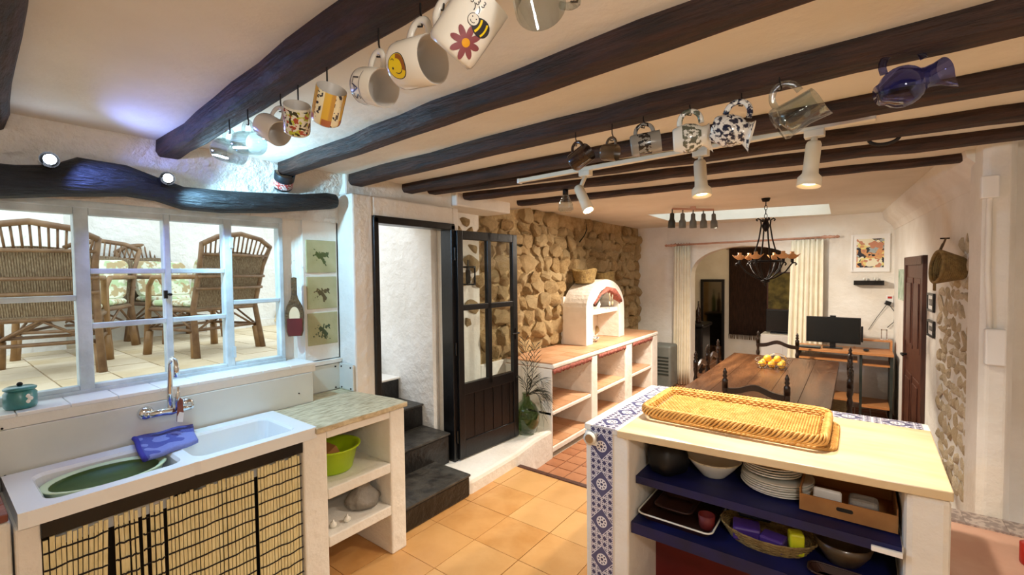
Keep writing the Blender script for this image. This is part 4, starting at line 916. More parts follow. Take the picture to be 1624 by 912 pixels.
# arched niche
nc = root('arched_niche','white plaster niche with a rounded roof standing on the sideboard','niche',(-2.65,5.25,OT))
NY0,NY1,NX = 4.68,5.76,-2.48; yc_ = (NY0+NY1)/2; hw = (NY1-NY0)/2; NT = 1.50
def archy(hw_, zs, zt, n=20, p=1.0): return [(yc_+hw_*math.cos(a), zs+(zt-zs)*math.sin(a)**p) for a in [PI*i/n for i in range(n+1)]]
outer = [(NY1,OT)]+archy(hw,1.12,NT)+[(NY0,OT)]
inner = [(yc_+.37,OT),(yc_+.37,1.10)]+[(yc_+.34,1.22),(yc_+.16,1.36),(yc_,1.40),(yc_-.16,1.36),(yc_-.34,1.22)]+[(yc_-.37,1.10),(yc_-.37,OT)]
n = 40
def resample(pl,n):
    L_ = [0]
    for i in range(1,len(pl)): L_.append(L_[-1]+math.dist(pl[i],pl[i-1]))
    out = []
    for k in range(n+1):
        t = L_[-1]*k/n; i = max(j for j in range(len(L_)) if L_[j] <= t+1e-9); i = min(i,len(pl)-2); f = (t-L_[i])/(L_[i+1]-L_[i]); out.append((pl[i][0]+(pl[i+1][0]-pl[i][0])*f, pl[i][1]+(pl[i+1][1]-pl[i][1])*f))
    return out
ro, ri = resample(outer,n), resample(inner,n); g = G(); vs_ = []
for (a,b) in ((ro,NX),(ri,NX),(ri,-2.80),(ro,-2.80)): vs_ += [(b,y,z) for y,z in a]
N = n+1; fs = [(r_*N+i,r_*N+i+1,((r_+1)%4)*N+i+1,((r_+1)%4)*N+i) for r_ in range(4) for i in range(n)]+[(0,N,2*N,3*N),(n,3*N+n,2*N+n,N+n)]
g.add(vs_,fs).o('shell','plaster',nc,bev=.008); G().box((-2.83,NY0+.02,OT),(-2.795,NY1-.02,1.3)).o('back','plaster',nc)
G().box((-2.80,yc_-.37,1.08),(NX-.02,yc_+.37,1.135)).o('ledge','plaster',nc,bev=.005)
# garland of dried meat and things on the ledge
gd = root('dried_garland','reddish dried garland strung across the niche opening','garland',(NX,yc_,1.3)); pts_ = [(NX+.012,yc_-.36,1.20),(NX+.016,yc_-.2,1.31),(NX+.018,yc_-.02,1.385),(NX+.018,yc_+.12,1.35),(NX+.016,yc_+.25,1.27),(NX+.012,yc_+.38,1.21)]
G().tube(pts_,[.03,.025,.04,.065,.06,.03],10,flat=.7).o('body','pink_cloth',gd,smooth=True); G().tube([pts_[0],pts_[1],pts_[2]],[.035,.03,.035],8,flat=.5).o('leaves','leaf',gd,smooth=True)
lathe_thing('small_pot','small grey-green pot on the niche ledge','pot',(-2.56,yc_-.28,1.1355),[(.001,0),(.04,0),(.05,.05),(.045,.10),(.03,.11),(.001,.10)],'leaf_print',18)
lathe_thing('small_jug','small pale jug on the niche ledge beside the grey-green pot','jug',(-2.56,yc_-.12,1.1355),[(.001,0),(.035,0),(.05,.06),(.03,.13),(.035,.15),(.001,.14)],'ceramic',18)
for k,y in enumerate((yc_+.02,yc_+.10)):
    o = root('wooden_spoon','wooden spoon hanging in the niche, %s'%('nearer the pale jug' if k == 0 else 'farther from the pale jug'),'spoon',(NX+.0,y,1.30)); G().tube([(NX+.03,y,1.33),(NX+.03,y,1.22)],.006,6).ball((NX+.03,y,1.20),(.008,.022,.032)).o('spoon','old_wood',o,smooth=True)
lathe_thing('china_bowl','small blue and white china bowl inside the niche','bowl',(-2.56,yc_-.18,OT+.0005),[(.001,0),(.03,0),(.055,.04),(.06,.06),(.055,.06),(.03,.01),(.001,.008)],'blue_print',18)
# baskets on the niche
def basket(label, y, x, z, r, h, mt):
    b = root('woven_basket',label,'basket',(x,y,z)); g = G()
    for k in range(12): f = .78+.24*k/11; g.tube([(x+r*f*math.cos(a)*.8,y+r*f*math.sin(a),z+.004+h*k/11+.015*math.cos(2*a)*k/11) for a in [2*PI*j/26 for j in range(26)]],h/17,5,True)
    g.o('weave',mt,b,smooth=True,kind='stuff'); G().loft([[(x+r*.74*.8*math.cos(a),y+r*.74*math.sin(a),zz_) for a in [2*PI*j/20 for j in range(20)]] for zz_ in (z,z+.01)]).o('base',mt,b); return b
basket('tall woven basket on the niche roof, nearer the black door',yc_-.24,-2.66,1.462,.17,.15,'basketry'); basket('low woven basket on the niche roof, farther from the black door',yc_+.30,-2.64,1.45,.15,.13,'basketry')
# dry branch stuck in the stones
p = PX(920,372,-2.82); tag(G().tube([p+V((0,-.02,-.10)),p+V((.06,.0,-.02)),p+V((.08,.03,.06)),p+V((.06,.05,.14))],[.008,.007,.006,.003],6).o('dry_branch','leaf',smooth=True),'short dry branch sticking out of the stone wall','branch')
# lantern behind the door glass
p = PX(741,436,-2.70); ln = root('wall_lantern','small black lantern on the stone wall seen through the door glass','lantern',p); s=.0062
G().box(p+V((-.03,-.055,-.09)),p+V((.05,.055,-.075))).box(p+V((-.03,-.055,.06)),p+V((.05,.055,.075))).o('caps','black_paint',ln)
g = G()
for a in (-.05,.05):
    for b in (-.025,.045): g.box(p+V((b-.005,a-.005,-.08)),p+V((b+.005,a+.005,.07)))
g.cyl(p+V((.01,0,.07)),p+V((.01,0,.13)),.006).o('bars','black_paint',ln); G().cyl(p+V((.01,0,-.07)),p+V((.01,0,.04)),.022).o('candle','dark_metal',ln)
# demijohn with fronds
p = V((-2.43,3.40,.1055)); dj = root('glass_demijohn','green glass demijohn beside the sideboard','vase',p); m = Matrix.Translation(p)
G().lathe([(.001,0),(.07,0),(.095,.03),(.125,.12),(.12,.2),(.085,.27),(.04,.31),(.03,.36),(.035,.37)],26,m,cap1=False).o('body','green_glass',dj,smooth=True)
G().lathe([(.001,.37),(.034,.37),(.038,.378),(.028,.378)],20,m).o('neck','green_glass',dj,smooth=True)
fd = root('palm_fronds','dark dried palm fronds standing in the green demijohn','fronds',p+V((0,0,.36)))
rr = random.Random(5)
for (dx,dy,h,dr) in ((.05,.10,.42,-.02),(.02,-.10,.34,.12),(.14,.20,.24,.24),(.16,.10,.30,.3),(-.03,.05,.50,0),(.10,-.02,.40,.2),(.12,.28,.18,.3),(.18,.16,.36,.42),(.2,.02,.30,.38),(.1,.16,.44,.28)):
    pts_ = [p+V((dx*t+.02*math.sin(4*t),dy*t,.34+h*t-dr*t*t*1.2)) for t in [i/10 for i in range(11)]]; g = G().tube(pts_,[.004*(1-.7*i/10) for i in range(11)],5)
    for i in range(2,11):
        q_ = pts_[i]; t_ = (pts_[i]-pts_[i-1]).normalized()
        for s_ in (-1,1):
            sd = t_.cross(V((0,0,1))).normalized()*s_; L_ = .15*(1-.4*abs(i-6)/6); e = q_+sd*L_*.55+t_*L_*.8-V((0,0,.02)); w_ = t_*.006; mdl = q_.lerp(e,.5)+V((0,0,.01))
            g.add([q_-w_*.4,mdl-w_,e,mdl+w_,q_+w_*.4,mdl+V((0,0,-.003))],[(0,1,5),(1,2,5),(2,3,5),(3,4,5),(4,0,5)])
    g.o('frond','leaf',fd)
# ================================================================ DINING
TT = LOW+.77; tx0,tx1,ty0,ty1 = -1.17,-.135,3.93,5.98
dt = root('dining_table','long dark worn wooden dining table','table',(-.65,4.95,LOW))
for k in range(5): w_ = (tx1-tx0)/5; G().box((tx0+k*w_+.001,ty0,TT-.04),(tx0+(k+1)*w_-.001,ty1,TT-random.uniform(0,.001))).o('plank','table_wood',dt,bev=.002)
G().box((tx0+.08,ty0+.12,TT-.13),(tx1-.08,ty0+.145,TT-.04)).box((tx0+.08,ty1-.145,TT-.13),(tx1-.08,ty1-.12,TT-.04)).box((tx0+.08,ty0+.12,TT-.13),(tx0+.105,ty1-.12,TT-.04)).box((tx1-.105,ty0+.12,TT-.13),(tx1-.08,ty1-.12,TT-.04)).o('apron','chair_wood',dt)
for x in (tx0+.1,tx1-.1):
    for y in (ty0+.14,ty1-.14): G().lathe([(.045,LOW),(.045,LOW+.1),(.03,LOW+.12),(.05,LOW+.2),(.03,LOW+.3),(.055,LOW+.45),(.035,LOW+.55),(.05,LOW+.58),(.05,TT-.04)],14,Matrix.Translation((x,y,0))).o('leg','chair_wood',dt,smooth=True)
def chair(label):
    c = root('dining_chair',label,'chair',(0,0,0),'turned dark dining chairs'); W_,D_ = .21,.19
    def post(x,y,h,tall):
        pr = [(.018,0),(.02,.1),(.014,.12),(.022,.16),(.014,.2),(.02,.25),(.02,.42),(.021,.47)]
        if tall:
            z = .47
            while z < h-.16: pr += [(.014,z+.02),(.021,z+.05),(.021,z+.07),(.014,z+.1)]; z += .1
            pr += [(.022,h-.15),(.022,h-.09),(.011,h-.075),(.019,h-.06),(.011,h-.045),(.017,h-.03),(.010,h-.015),(.006,h),(.001,h+.002)]
        return G().lathe(pr,12,Matrix.Translation((x,y,0)))
    for x in (-W_,W_): post(x,-D_,1.0,True).o('back_post','chair_wood',c,smooth=True)
    for x in (-W_,W_): post(x,D_,.47,False).o('leg','chair_wood',c,smooth=True)
    for zr,h_ in ((.82,.075),(.64,.06)):
        n_ = 14; top_ = [(-W_+2*W_*i/n_, zr+h_*.35+.05*math.exp(-((i-n_/2)/3.2)**2)) for i in range(n_+1)]; bot = [(x,z-h_*.62+.012*(1-abs(x)/W_)*0-.0) for x,z in top_]
        bot = [(x,z-h_*(.6 if abs(x) < W_*.9 else .55)) for x,z in top_]
        G().prism(top_+bot[::-1],-D_-.009,-D_+.009,'y').o('back_rail','chair_wood',c)
    G().loft([rrect(-W_-.01,W_+.01,-D_+.0,D_+.015,.02,.445),rrect(-W_-.01,W_+.01,-D_,D_+.015,.02,.47)]).o('seat','basketry',c,bev=.008)
    for a,b in (((-W_,D_,.28),(W_,D_,.28)),((-W_,-D_,.25),(W_,-D_,.25)),((-W_,-D_,.2),(-W_,D_,.2)),((W_,-D_,.2),(W_,D_,.2))): G().tube([a,V(a).lerp(V(b),.5),b],[.010,.017,.010],8).o('stretcher','chair_wood',c,smooth=True)
    return c
c0 = chair('dark turned chair at the near end of the table, back to the viewer'); c0.location = (-.605,4.02,LOW)
dup(c0,(-.77,6.22,LOW),(0,0,PI),'dark turned chair at the far end of the table, facing the viewer')
dup(c0,(-1.02,4.68,LOW),(0,0,-PI/2),'dark turned chair on the left of the table, nearer the sideboard corner'); dup(c0,(-1.03,5.18,LOW),(0,0,-PI/2),'dark turned chair on the left of the table, farther away')
dup(c0,(-.22,4.55,LOW),(0,0,PI/2),'dark turned chair on the right of the table, nearer the peninsula'); dup(c0,(-.23,5.3,LOW),(0,0,PI/2),'dark turned chair on the right of the table, nearer the desk')
# fruit basket
p = PZ(1225,583,TT); wb_ = root('wire_basket','wire basket of oranges on the dining table','basket',(p.x,p.y,TT+.001)); zb = TT+.004; bw,bd,bh = .15,.11,.075; g = G()
for k,f in ((0,.8),(.5,.9),(1,1.0)): g.tube(rrect(p.x-bw*f,p.x+bw*f,p.y-bd*f,p.y+bd*f,.03,zb+bh*k,3),.003,5,True)
for i in range(9):
    t = -1+2*i/8
    for s_ in (-1,1): g.cyl((p.x+bw*.8*t,p.y+s_*bd*.8,zb),(p.x+bw*t*.97,p.y+s_*bd,zb+bh),.0022,n=5)
    g.cyl((p.x+bw*.8*t,p.y-bd*.8,zb),(p.x+bw*.8*t,p.y+bd*.8,zb),.0022,n=5)
g.o('wires','chrome',wb_); G().tube([(p.x+.03+.08*math.cos(a),p.y+bd,zb+bh+.05*math.sin(a)) for a in [PI*i/10 for i in range(11)]],.003,5).o('handle','chrome',wb_)
om = G().ball((0,0,0),(.037,.037,.034),14,10).mesh('orange','orange_fruit',True)
lo_ = ['front left corner','front middle','front right corner','back left corner','back middle','back right corner','top left','top right']
for k,(x,y,z) in enumerate(((-.085,-.045,.036),(0,-.05,.036),(.085,-.045,.036),(-.08,.045,.036),(.0,.04,.036),(.08,.045,.036),(-.045,0,.085),(.045,.0,.085))):
    o = bpy.data.objects.new('orange',om); COL.objects.link(o); o.location = (p.x+x,p.y+y,zb+z+.003); o.rotation_euler = (k,k*2,k); tag(o,'ripe orange in the wire basket, %s of the pile'%lo_[k],'orange','oranges in the wire basket')
# chandelier
p = V((-.705,5.0,0)); ch = root('chandelier','black wrought iron chandelier with amber candle shades above the table','chandelier',(p.x,p.y,1.5))
g = G(); z = CEIL2-.002
G().lathe([(.001,z),(.04,z),(.03,z-.03),(.001,z-.035)],16,Matrix.Translation(p)).o('ceiling_rose','dark_metal',ch,smooth=True)
k = 0; z -= .03
while z > 2.09: G().tube([(p.x+(.012*math.cos(a) if k%2 else 0),p.y+(0 if k%2 else .012*math.cos(a)),z-.02+.024*math.sin(a)) for a in [2*PI*i/12 for i in range(12)]],.003,5,True).o('chain_link','dark_metal',ch,smooth=True); z -= .04; k += 1
G().lathe([(.001,2.10),(.012,2.09),(.03,2.04),(.035,2.02),(.02,1.98),(.001,1.965)],14,Matrix.Translation(p)).o('crown','dark_metal',ch,smooth=True)
for i in range(4):
    a = i*PI/2+.5; c_,s_ = math.cos(a),math.sin(a); f = lambda r,z: (p.x+r*c_,p.y+r*s_,z)
    G().tube([f(.075,2.07),f(.085,2.085),f(.07,2.095),f(.045,2.08),f(.04,2.03),f(.06,1.9),f(.10,1.75),f(.125,1.68)],.007,6).o('hanger','dark_metal',ch,smooth=True)
G().tube([(p.x+.13*math.cos(a),p.y+.13*math.sin(a),1.68) for a in [2*PI*i/28 for i in range(28)]],.011,6,True).o('ring','dark_metal',ch,smooth=True)
for i in range(6):
    a = i*PI/3+.3; c_,s_ = math.cos(a),math.sin(a); f = lambda r,z: (p.x+r*c_,p.y+r*s_,z)
    ar = G().tube([f(.01,1.50),f(.08,1.52),f(.17,1.58),f(.225,1.66),f(.25,1.665),f(.262,1.65),f(.25,1.64)],.007,6).o('arm','dark_metal',ch,smooth=True)
    G().tube([f(.02,1.50),f(.07,1.54),f(.115,1.61),f(.13,1.68)],.006,6).o('brace','dark_metal',ar,smooth=True)
    mm = Matrix.Translation(f(.225,0)); G().cyl(f(.225,1.665),f(.225,1.70),.014,n=10).o('holder','dark_metal',ar)
    g = G(); n_ = 16; rows_ = [[((r_)*math.cos(2*PI*j/n_)*(1+(.12 if j%4 < 2 else -.1)*w_),(r_)*math.sin(2*PI*j/n_)*(1+(.12 if j%4 < 2 else -.1)*w_),z_+(.012*w_ if j%4 < 2 else 0)) for j in range(n_)] for r_,z_,w_ in ((.02,1.70,0),(.045,1.715,.4),(.062,1.735,1),(.058,1.737,1),(.02,1.708,0))]
    g.loft(rows_,Mx=mm).o('bobeche','candle_shade',ar); G().cyl(f(.225,1.705),f(.225,1.77),.017,n=12).o('candle','candle_shade',ar,smooth=True)
G().lathe([(.001,1.44),(.012,1.45),(.006,1.465),(.04,1.485),(.04,1.495),(.015,1.51),(.001,1.52)],14,Matrix.Translation(p)).o('finial','dark_metal',ch,smooth=True)
# small spotlight bar by the skylight
sb = root('spotlight_bar','short bar of five small dark spotlights in front of the skylight','spotlights',(-1.45,5.0,CEIL2-.01))
Yb = 5.05; a_ = PY(1072,316,Yb); b_ = PY(1122,326,Yb); a_.z = b_.z = CEIL2-.03; a_ = V((a_.x,Yb-.12,a_.z)); b_ = V((b_.x,Yb+.25,b_.z))
G().tube([a_,b_],.012,8).cyl(a_.lerp(b_,.5),a_.lerp(b_,.5)+V((0,0,.03)),.03).o('bar','pinkish',sb)
for k in range(5):
    q_ = a_.lerp(b_,k/4); dn = V((.02*(k-2),-.01,-1)).normalized(); R3 = frame(dn,(1,0,0)).to_4x4(); R3.translation = q_
    h = G().lathe([(.006,0),(.006,.04),(.022,.05),(.024,.11),(.036,.13),(.038,.20),(.034,.20),(.02,.12),(.001,.12)],14,R3).o('spot_head','heater' if k else 'dark_green_box',sb,smooth=True)
    G().ball(q_+dn*.165,.024).o('bulb','bulb_warm',h,smooth=True); spot('spot_light',q_+dn*.22,q_+dn*1.2+V((.25*(k-2),.3*(k-2),0)),85,(1,.88,.74),None,140,.03,.8)
# curtains and rod
rod = root('curtain_rod','pinkish wooden curtain rod with carved ends over the arch','curtain rod',(-1.3,7.12,2.0)); A,B = V((-2.33,7.12,1.992)),V((-.24,7.12,2.012))
G().cyl(A,B,.014,n=10).o('pole','rod_wood',rod,smooth=True)
for q_,d_ in ((A,-1),(B,1)):
    G().lathe([(.001,.07),(.012,.06),(.022,.04),(.012,.02),(.02,.005),(.014,0),(.024,-.04),(.016,-.06),(.026,-.09),(.015,-.13)],12,Matrix.Translation(q_)@Matrix.Rotation(d_*PI/2,4,'Y')).o('finial','rod_wood',rod,smooth=True); G().cyl(q_-V((d_*.16,0,0)),q_+V((-d_*.16,.08,0)),.008).o('bracket','rod_wood',rod)
def curtain(label,x0,x1,z0,z1,flare=0):
    c = root('curtain',label,'curtain',((x0+x1)/2,7.11,z0),'cream curtains at the arch'); rows = []; n_ = 70
    for j in range(9):
        t = j/8; rows.append([V((x0-flare*t+(x1-x0+flare*t)*i/n_, 7.11+.022*math.sin(i*.62+.6*math.sin(t*2))*(.7+.5*t)+.006*math.sin(i*1.7), z1+(z0-z1)*t)) for i in range(n_+1)])
    sheet(rows,.003,(0,1,0)).o('cloth','curtain',c,smooth=True)
    for k in range(6): x = x0+(x1-x0)*(k+.5)/6; G().tube([(x,7.12+.022*math.cos(a),2.0+.022*math.sin(a)) for a in [2*PI*i/14 for i in range(14)]],.0035,5,True).o('ring','rod_wood',c,smooth=True)
curtain('narrow cream curtain at the left of the arch',-2.25,-2.0,LOW+.02,1.975,.03); curtain('wide cream curtain at the right of the arch beside the desk',-.70,-.34,LOW+.02,1.985,.05)
# heater
ht_ = root('gas_heater','grey cabinet heater between the sideboard and the left curtain','heater',(-2.3,6.85,LOW))
G().box((-2.47,6.68,LOW+.03),(-2.16,7.02,.49)).o('body','heater',ht_,bev=.03); g = G()
for k in range(6): g.box((-2.44,6.674,.05+k*.05),(-2.19,6.68,.075+k*.05))
g.o('grille','dark_green_box',ht_); G().box((-2.44,6.70,LOW),(-2.19,7.0,LOW+.03)).o('plinth','dark_green_box',ht_)
# desk and computer
DT = .63; dk = root('computer_desk','light brown desk with dark sides against the far wall','desk',(-.1,6.9,LOW)); dx0,dx1,dy0,dy1 = -.60,.345,6.6,7.05
G().box((dx0,dy0,DT-.03),(dx1,dy1,DT)).o('top','desk_wood',dk,bev=.003); G().box((dx0+.03,dy0+.03,DT-.13),(.02,dy1-.05,DT-.11)).o('keyboard_shelf','desk_wood',dk)
for x in (dx0+.01,.04,dx1-.03): G().box((x,dy0+.05,LOW),(x+.025,dy1,DT-.03)).o('side_panel','dark_green_box',dk)
G().box((.065,dy0+.06,DT-.16),(dx1-.03,dy1,DT-.14)).o('shelf','desk_wood',dk); G().box((.065,dy0+.02,LOW+.16),(dx1-.03,dy1,LOW+.185)).o('shelf','desk_wood',dk); G().box((-.2,dy0+.05,LOW+.2),(.04,dy1,LOW+.22)).o('shelf','desk_wood',dk)
G().box((.05,dy0+.30,DT+.10),(dx1,dy1,DT+.118)).box((dx1-.02,dy0+.3,DT),(dx1,dy1,DT+.10)).box((-.02,dy0+.3,DT+.0),(.0,dy1,DT+.01)).o('raised_shelf','desk_wood',dk)
p0 = PY(1279,501,6.78); p1 = PY(1365,547,6.78); mn = root('monitor','black flat screen monitor on the desk','monitor',((p0.x+p1.x)/2,6.78,DT+.001))
b_ = G().box((p0.x,6.775,p1.z),(p1.x,6.80,p0.z)).o('bezel','black_paint',mn,bev=.004); G().box((p0.x+.01,6.771,p1.z+.018),(p1.x-.01,6.776,p0.z-.01)).o('screen','screen',b_)
mx = (p0.x+p1.x)/2; G().box((mx-.03,6.79,DT+.01),(mx+.03,6.82,p1.z+.05)).box((mx-.10,6.72,DT+.001),(mx+.10,6.86,DT+.012)).o('stand','black_paint',mn,bev=.004); G().box((mx-.03,6.782,p0.z),(mx+.03,6.80,p0.z+.018)).o('webcam','black_paint',mn)
G().box((p1.x+.001,6.79,p1.z+.03),(p1.x+.022,6.81,p0.z-.10)).o('speaker_bar','black_paint',mn)
kb_ = root('keyboard','dark keyboard lying on the desk at the left of the monitor','keyboard',(-.45,6.68,DT+.001)); G().box((-.575,6.62,DT+.001),(-.34,6.74,DT+.018)).o('case','black_paint',kb_,bev=.004); g = G()
for i in range(14):
    for j in range(4): g.box((-.565+i*.0158,6.63+j*.026,DT+.018),(-.565+i*.0158+.013,6.63+j*.026+.021,DT+.023))
g.o('keys','heater',kb_,kind='stuff')
g = G().ball((0,0,.012),(.03,.048,.016),14,8).o('computer_mouse','black_paint',smooth=True); g.location = (.1,6.72,DT+.004); tag(g,'black computer mouse on the desk','mouse')
p = PY(1402,532,7.0); sd_ = root('photo_stand','small chrome framed stand on the raised desk shelf','stand',(p.x,7.0,DT+.119)); G().box((p.x-.03,6.99,DT+.119),(p.x-.02,7.0,DT+.24)).box((p.x+.02,6.99,DT+.119),(p.x+.03,7.0,DT+.24)).box((p.x-.03,6.99,DT+.23),(p.x+.03,7.0,DT+.24)).box((p.x-.035,6.97,DT+.119),(p.x+.035,7.02,DT+.124)).o('frame','chrome',sd_)
# painting, floating shelf, plug
def artpat(col):
    x,y,z = coord(); n1 = noise(9,1); n2 = noise(12,1,(1,1,1.3)); n3 = noise(15,1); w = frac(x*6+z*9+n1*3)
    c = mixc((n1 > .52)*1.0,'#e9d98a','#dba06a'); c = mixc((n2 > .55)*1.0,c,'#a9b4b4'); c = mixc((n3 > .58)*1.0,c,'#2b2a33'); c = mixc((w < .12)*(n2 > .45),c,'#34343c'); c = mixc((n1 < .42)*1.0,c,'#efe7c9'); return mixc((n3 < .40)*1.0,c,'#c98a6a')
mat('abstract_art','#e9d98a',rough=.6,fn=artpat)
def picture(name,label,mtx,w,h,bw,fm,am_,t=.02,mount=0):
    r_ = root(name,label,'picture',mtx.translation); G().box((-w/2,-h/2,0),(-w/2+bw,h/2,t),mtx).box((w/2-bw,-h/2,0),(w/2,h/2,t),mtx).box((-w/2+bw,-h/2,0),(w/2-bw,-h/2+bw,t),mtx).box((-w/2+bw,h/2-bw,0),(w/2-bw,h/2,t),mtx).o('frame',fm,r_)
    if mount: G().box((-w/2+bw,-h/2+bw,0),(w/2-bw,h/2-bw,t*.5),mtx).o('mount','white_plain',r_)
    o = G().box((-w/2+bw+mount,-h/2+bw+mount,t*.3),(w/2-bw-mount,h/2-bw-mount,t*.6),mtx).o('image',am_,r_); return r_
fw = Matrix(((1,0,0,0),(0,0,-1,0),(0,1,0,0),(0,0,0,1)))    # local x right, y up, z out of the far wall
c_ = (PY(1350,373,YF)+PY(1411,431,YF))/2; d_ = PY(1411,431,YF)-PY(1350,373,YF); mm = fw.copy(); mm.translation = (c_.x,YF-.001,c_.z)
picture('abstract_painting','colourful abstract painting in a wide white frame on the far wall',mm,d_.x,-d_.z,.018,'white_plain','abstract_art',.02,.038)
p0 = PY(1354,445,YF-.06); p1 = PY(1402,451,YF-.06); fs_ = root('floating_shelf','short dark floating shelf below the painting','shelf',((p0.x+p1.x)/2,YF-.06,p0.z)); G().box((p0.x,YF-.12,p1.z-.01),(p1.x,YF-.001,p0.z)).o('board','dark_metal',fs_)
for k,x in enumerate((.35,.7)):
    q_ = V((p0.x+(p1.x-p0.x)*x,YF-.06,p0.z+.0005)); o = lathe_thing('small_ornament','tiny pale ornament on the floating shelf, %s one'%('left' if k == 0 else 'right'),'ornament',q_,[(.001,0),(.012,0),(.014,.02),(.008,.035),(.001,.04)],'ceramic',10)
p = PY(1411,478,YF); sk3 = root('wall_socket','white wall socket with a red switch and black plug on the far wall','socket',(p.x,YF,p.z)); G().box((p.x-.035,YF-.012,p.z-.045),(p.x+.035,YF-.001,p.z+.075)).o('plate','white_plain',sk3,bev=.004); G().box((p.x-.02,YF-.018,p.z+.035),(p.x+.02,YF-.011,p.z+.06)).o('switch','red_bright',sk3)
G().box((p.x-.04,YF-.06,p.z-.05),(p.x+.02,YF-.012,p.z-.0),Matrix.Translation(p)@Matrix.Rotation(.4,4,'Y')@Matrix.Translation(-p)).o('plug','black_paint',sk3,bev=.006)
G().tube([(p.x,YF-.03,p.z-.05),(p.x+.05,YF-.02,p.z-.13),(p.x+.04,YF-.02,p.z-.25),(p.x-.02,YF-.03,p.z-.32)],.004,6).tube([(p.x-.03,YF-.03,p.z-.04),(p.x-.12,YF-.015,p.z-.2),(p.x-.2,YF-.015,p.z-.36)],.003,6).o('cable','black_paint',sk3,smooth=True)
# right wall: basket, small pictures, conduit
c_ = onRW(1497,425,.10); hb = root('hanging_basket','shallow round basket hung by its handle on the right wall','basket',c_)
mb = Matrix((RU*.55+RN*.83, V((0,0,1)), (RU*.83-RN*.55)*-1)).transposed(); zax = (RN*.55-RU*.2+V((0,0,-.15))).normalized(); 
R3 = frame(RN*.9+RU*.12+V((0,0,.1)),(0,0,1)).to_4x4(); R3.translation = c_-RN*.04; g = G()
rb = .10
for k in range(12): f = (.62+.38*k/11); g.tube([V((rb*1.0*f*math.cos(a),rb*f*math.sin(a),-.05+.11*k/11)) for a in [2*PI*j/28 for j in range(28)]],.0085,5,True,Mx=R3)
g.o('weave','basketry',hb,smooth=True,kind='stuff'); G().lathe([(.001,-.062),(rb*.62,-.062),(rb*.62,-.052),(.001,-.052)],20,R3).o('base','basketry_dark',hb)
G().tube([R3@V((rb*1.02*math.cos(a),rb*1.02*math.sin(a),.075)) for a in [2*PI*j/28 for j in range(28)]],.011,6,True).o('rim','basketry',hb,smooth=True)
hk_ = onRW(1500,378,.02); tp = R3@V((rb,0,.075)); G().tube([tp+V((0,.015,0)),tp.lerp(hk_,.5)+V((0,.02,0)),hk_,tp.lerp(hk_,.5)-V((0,.02,0)),tp-V((0,.015,0))],.006,6).o('handle','basketry_dark',hb,smooth=True); G().cyl(hk_-RN*.02,hk_+RN*.03,.005).o('nail','dark_metal',hb)
bt = R3@V((-rb*1.02,0,.075)); G().tube([bt+V((0,.02,0)),bt+V((0,.02,-.05)),bt+V((0,-.02,-.05)),bt+V((0,-.02,0))],.006,6).o('lower_handle','basketry',hb,smooth=True)
mat('print_grey','#8b8a86','#3a3a3c',20,.5); mat('print_green','#8fa88a','#c7cfc0',10,.6)
for (x0,x1,y0,y1,lab,fm,am_,mt_) in ((1428,1437,427,478,'narrow unframed green print left of the brown door','print_green','print_green',0),(1474,1483,464,496,'upper small black-framed print right of the brown door','black_paint','print_grey',.03),(1474,1483,506,537,'lower small black-framed print right of the brown door','black_paint','print_grey',.03)):
    a = onRW(x0,y0); b = onRW(x1,y1); m = rwmat((a.y+b.y)/2,(a.z+b.z)/2,.001); picture('small_print',lab,m,abs((RW(a.y,0)-RW(b.y,0)).length),abs(a.z-b.z),.018,fm,am_,.015,mt_)
cd = root('cable_conduit','white cable conduit with two junction boxes on the pier','conduit',(.54,3.3,1.6))
def onP(px,py): return PY(px,py,3.26)
a,b,c__,d__ = onP(1556,300),onP(1563,318),onP(1566,430),onP(1570,530)
for q_ in (a,b,c__,d__): q_.x = max(.525,min(q_.x,.575))
G().tube([V((q_.x,3.262,q_.z)) for q_ in (a,b,c__,d__)],.012,8).o('pipe','plaster',cd,smooth=True)
G().box((a.x-.035,3.225,a.z-.05),(a.x+.03,3.268,a.z+.06)).o('junction_box','white_plain',cd,bev=.005); q_ = onP(1568,549); G().box((.515,3.215,q_.z-.09),(.59,3.268,q_.z+.09)).o('junction_box','white_plain',cd,bev=.008)
# ================================================================ ROOM BEYOND THE ARCH
YB = 9.58
p0,p1 = PY(1157,395,YB),PY(1213,533,YB); wr_ = root('wall_rug','dark brown woven rug hanging on the wall beyond the arch','rug',((p0.x+p1.x)/2,YB,p1.z)); rows = [[V((p0.x+(p1.x+.25-p0.x)*i/20,YB-.02-.012*math.sin(i*.9),p0.z+(p1.z-p0.z)*j/6)) for i in range(21)] for j in range(7)]
sheet(rows,.012,(0,1,0)).o('cloth','rug',wr_,smooth=True); g = G()
for i in range(40): x = p0.x+(p1.x+.25-p0.x)*i/39; g.cyl((x,YB-.02,p1.z),(x+random.uniform(-.01,.01),YB-.02,p1.z-.09),.006,n=4)
g.o('fringe','basketry_dark',wr_,kind='stuff'); G().cyl((p0.x-.05,YB-.03,p0.z+.01),(p1.x+.3,YB-.03,p0.z+.01),.015).o('pole','brown_wood',wr_)
mat('olive_art','#8a7d3e','#4b4620',7,.7)
c_ = (PY(1206,432,YB)+PY(1262,492,YB))/2; d_ = PY(1262,492,YB)-PY(1206,432,YB); mm = fw.copy(); mm.translation = (c_.x+.12,YB-.04,c_.z); picture('olive_painting','olive floral painting beyond the arch beside the dark rug',mm,d_.x,-d_.z,.02,'brown_wood','olive_art',.03)
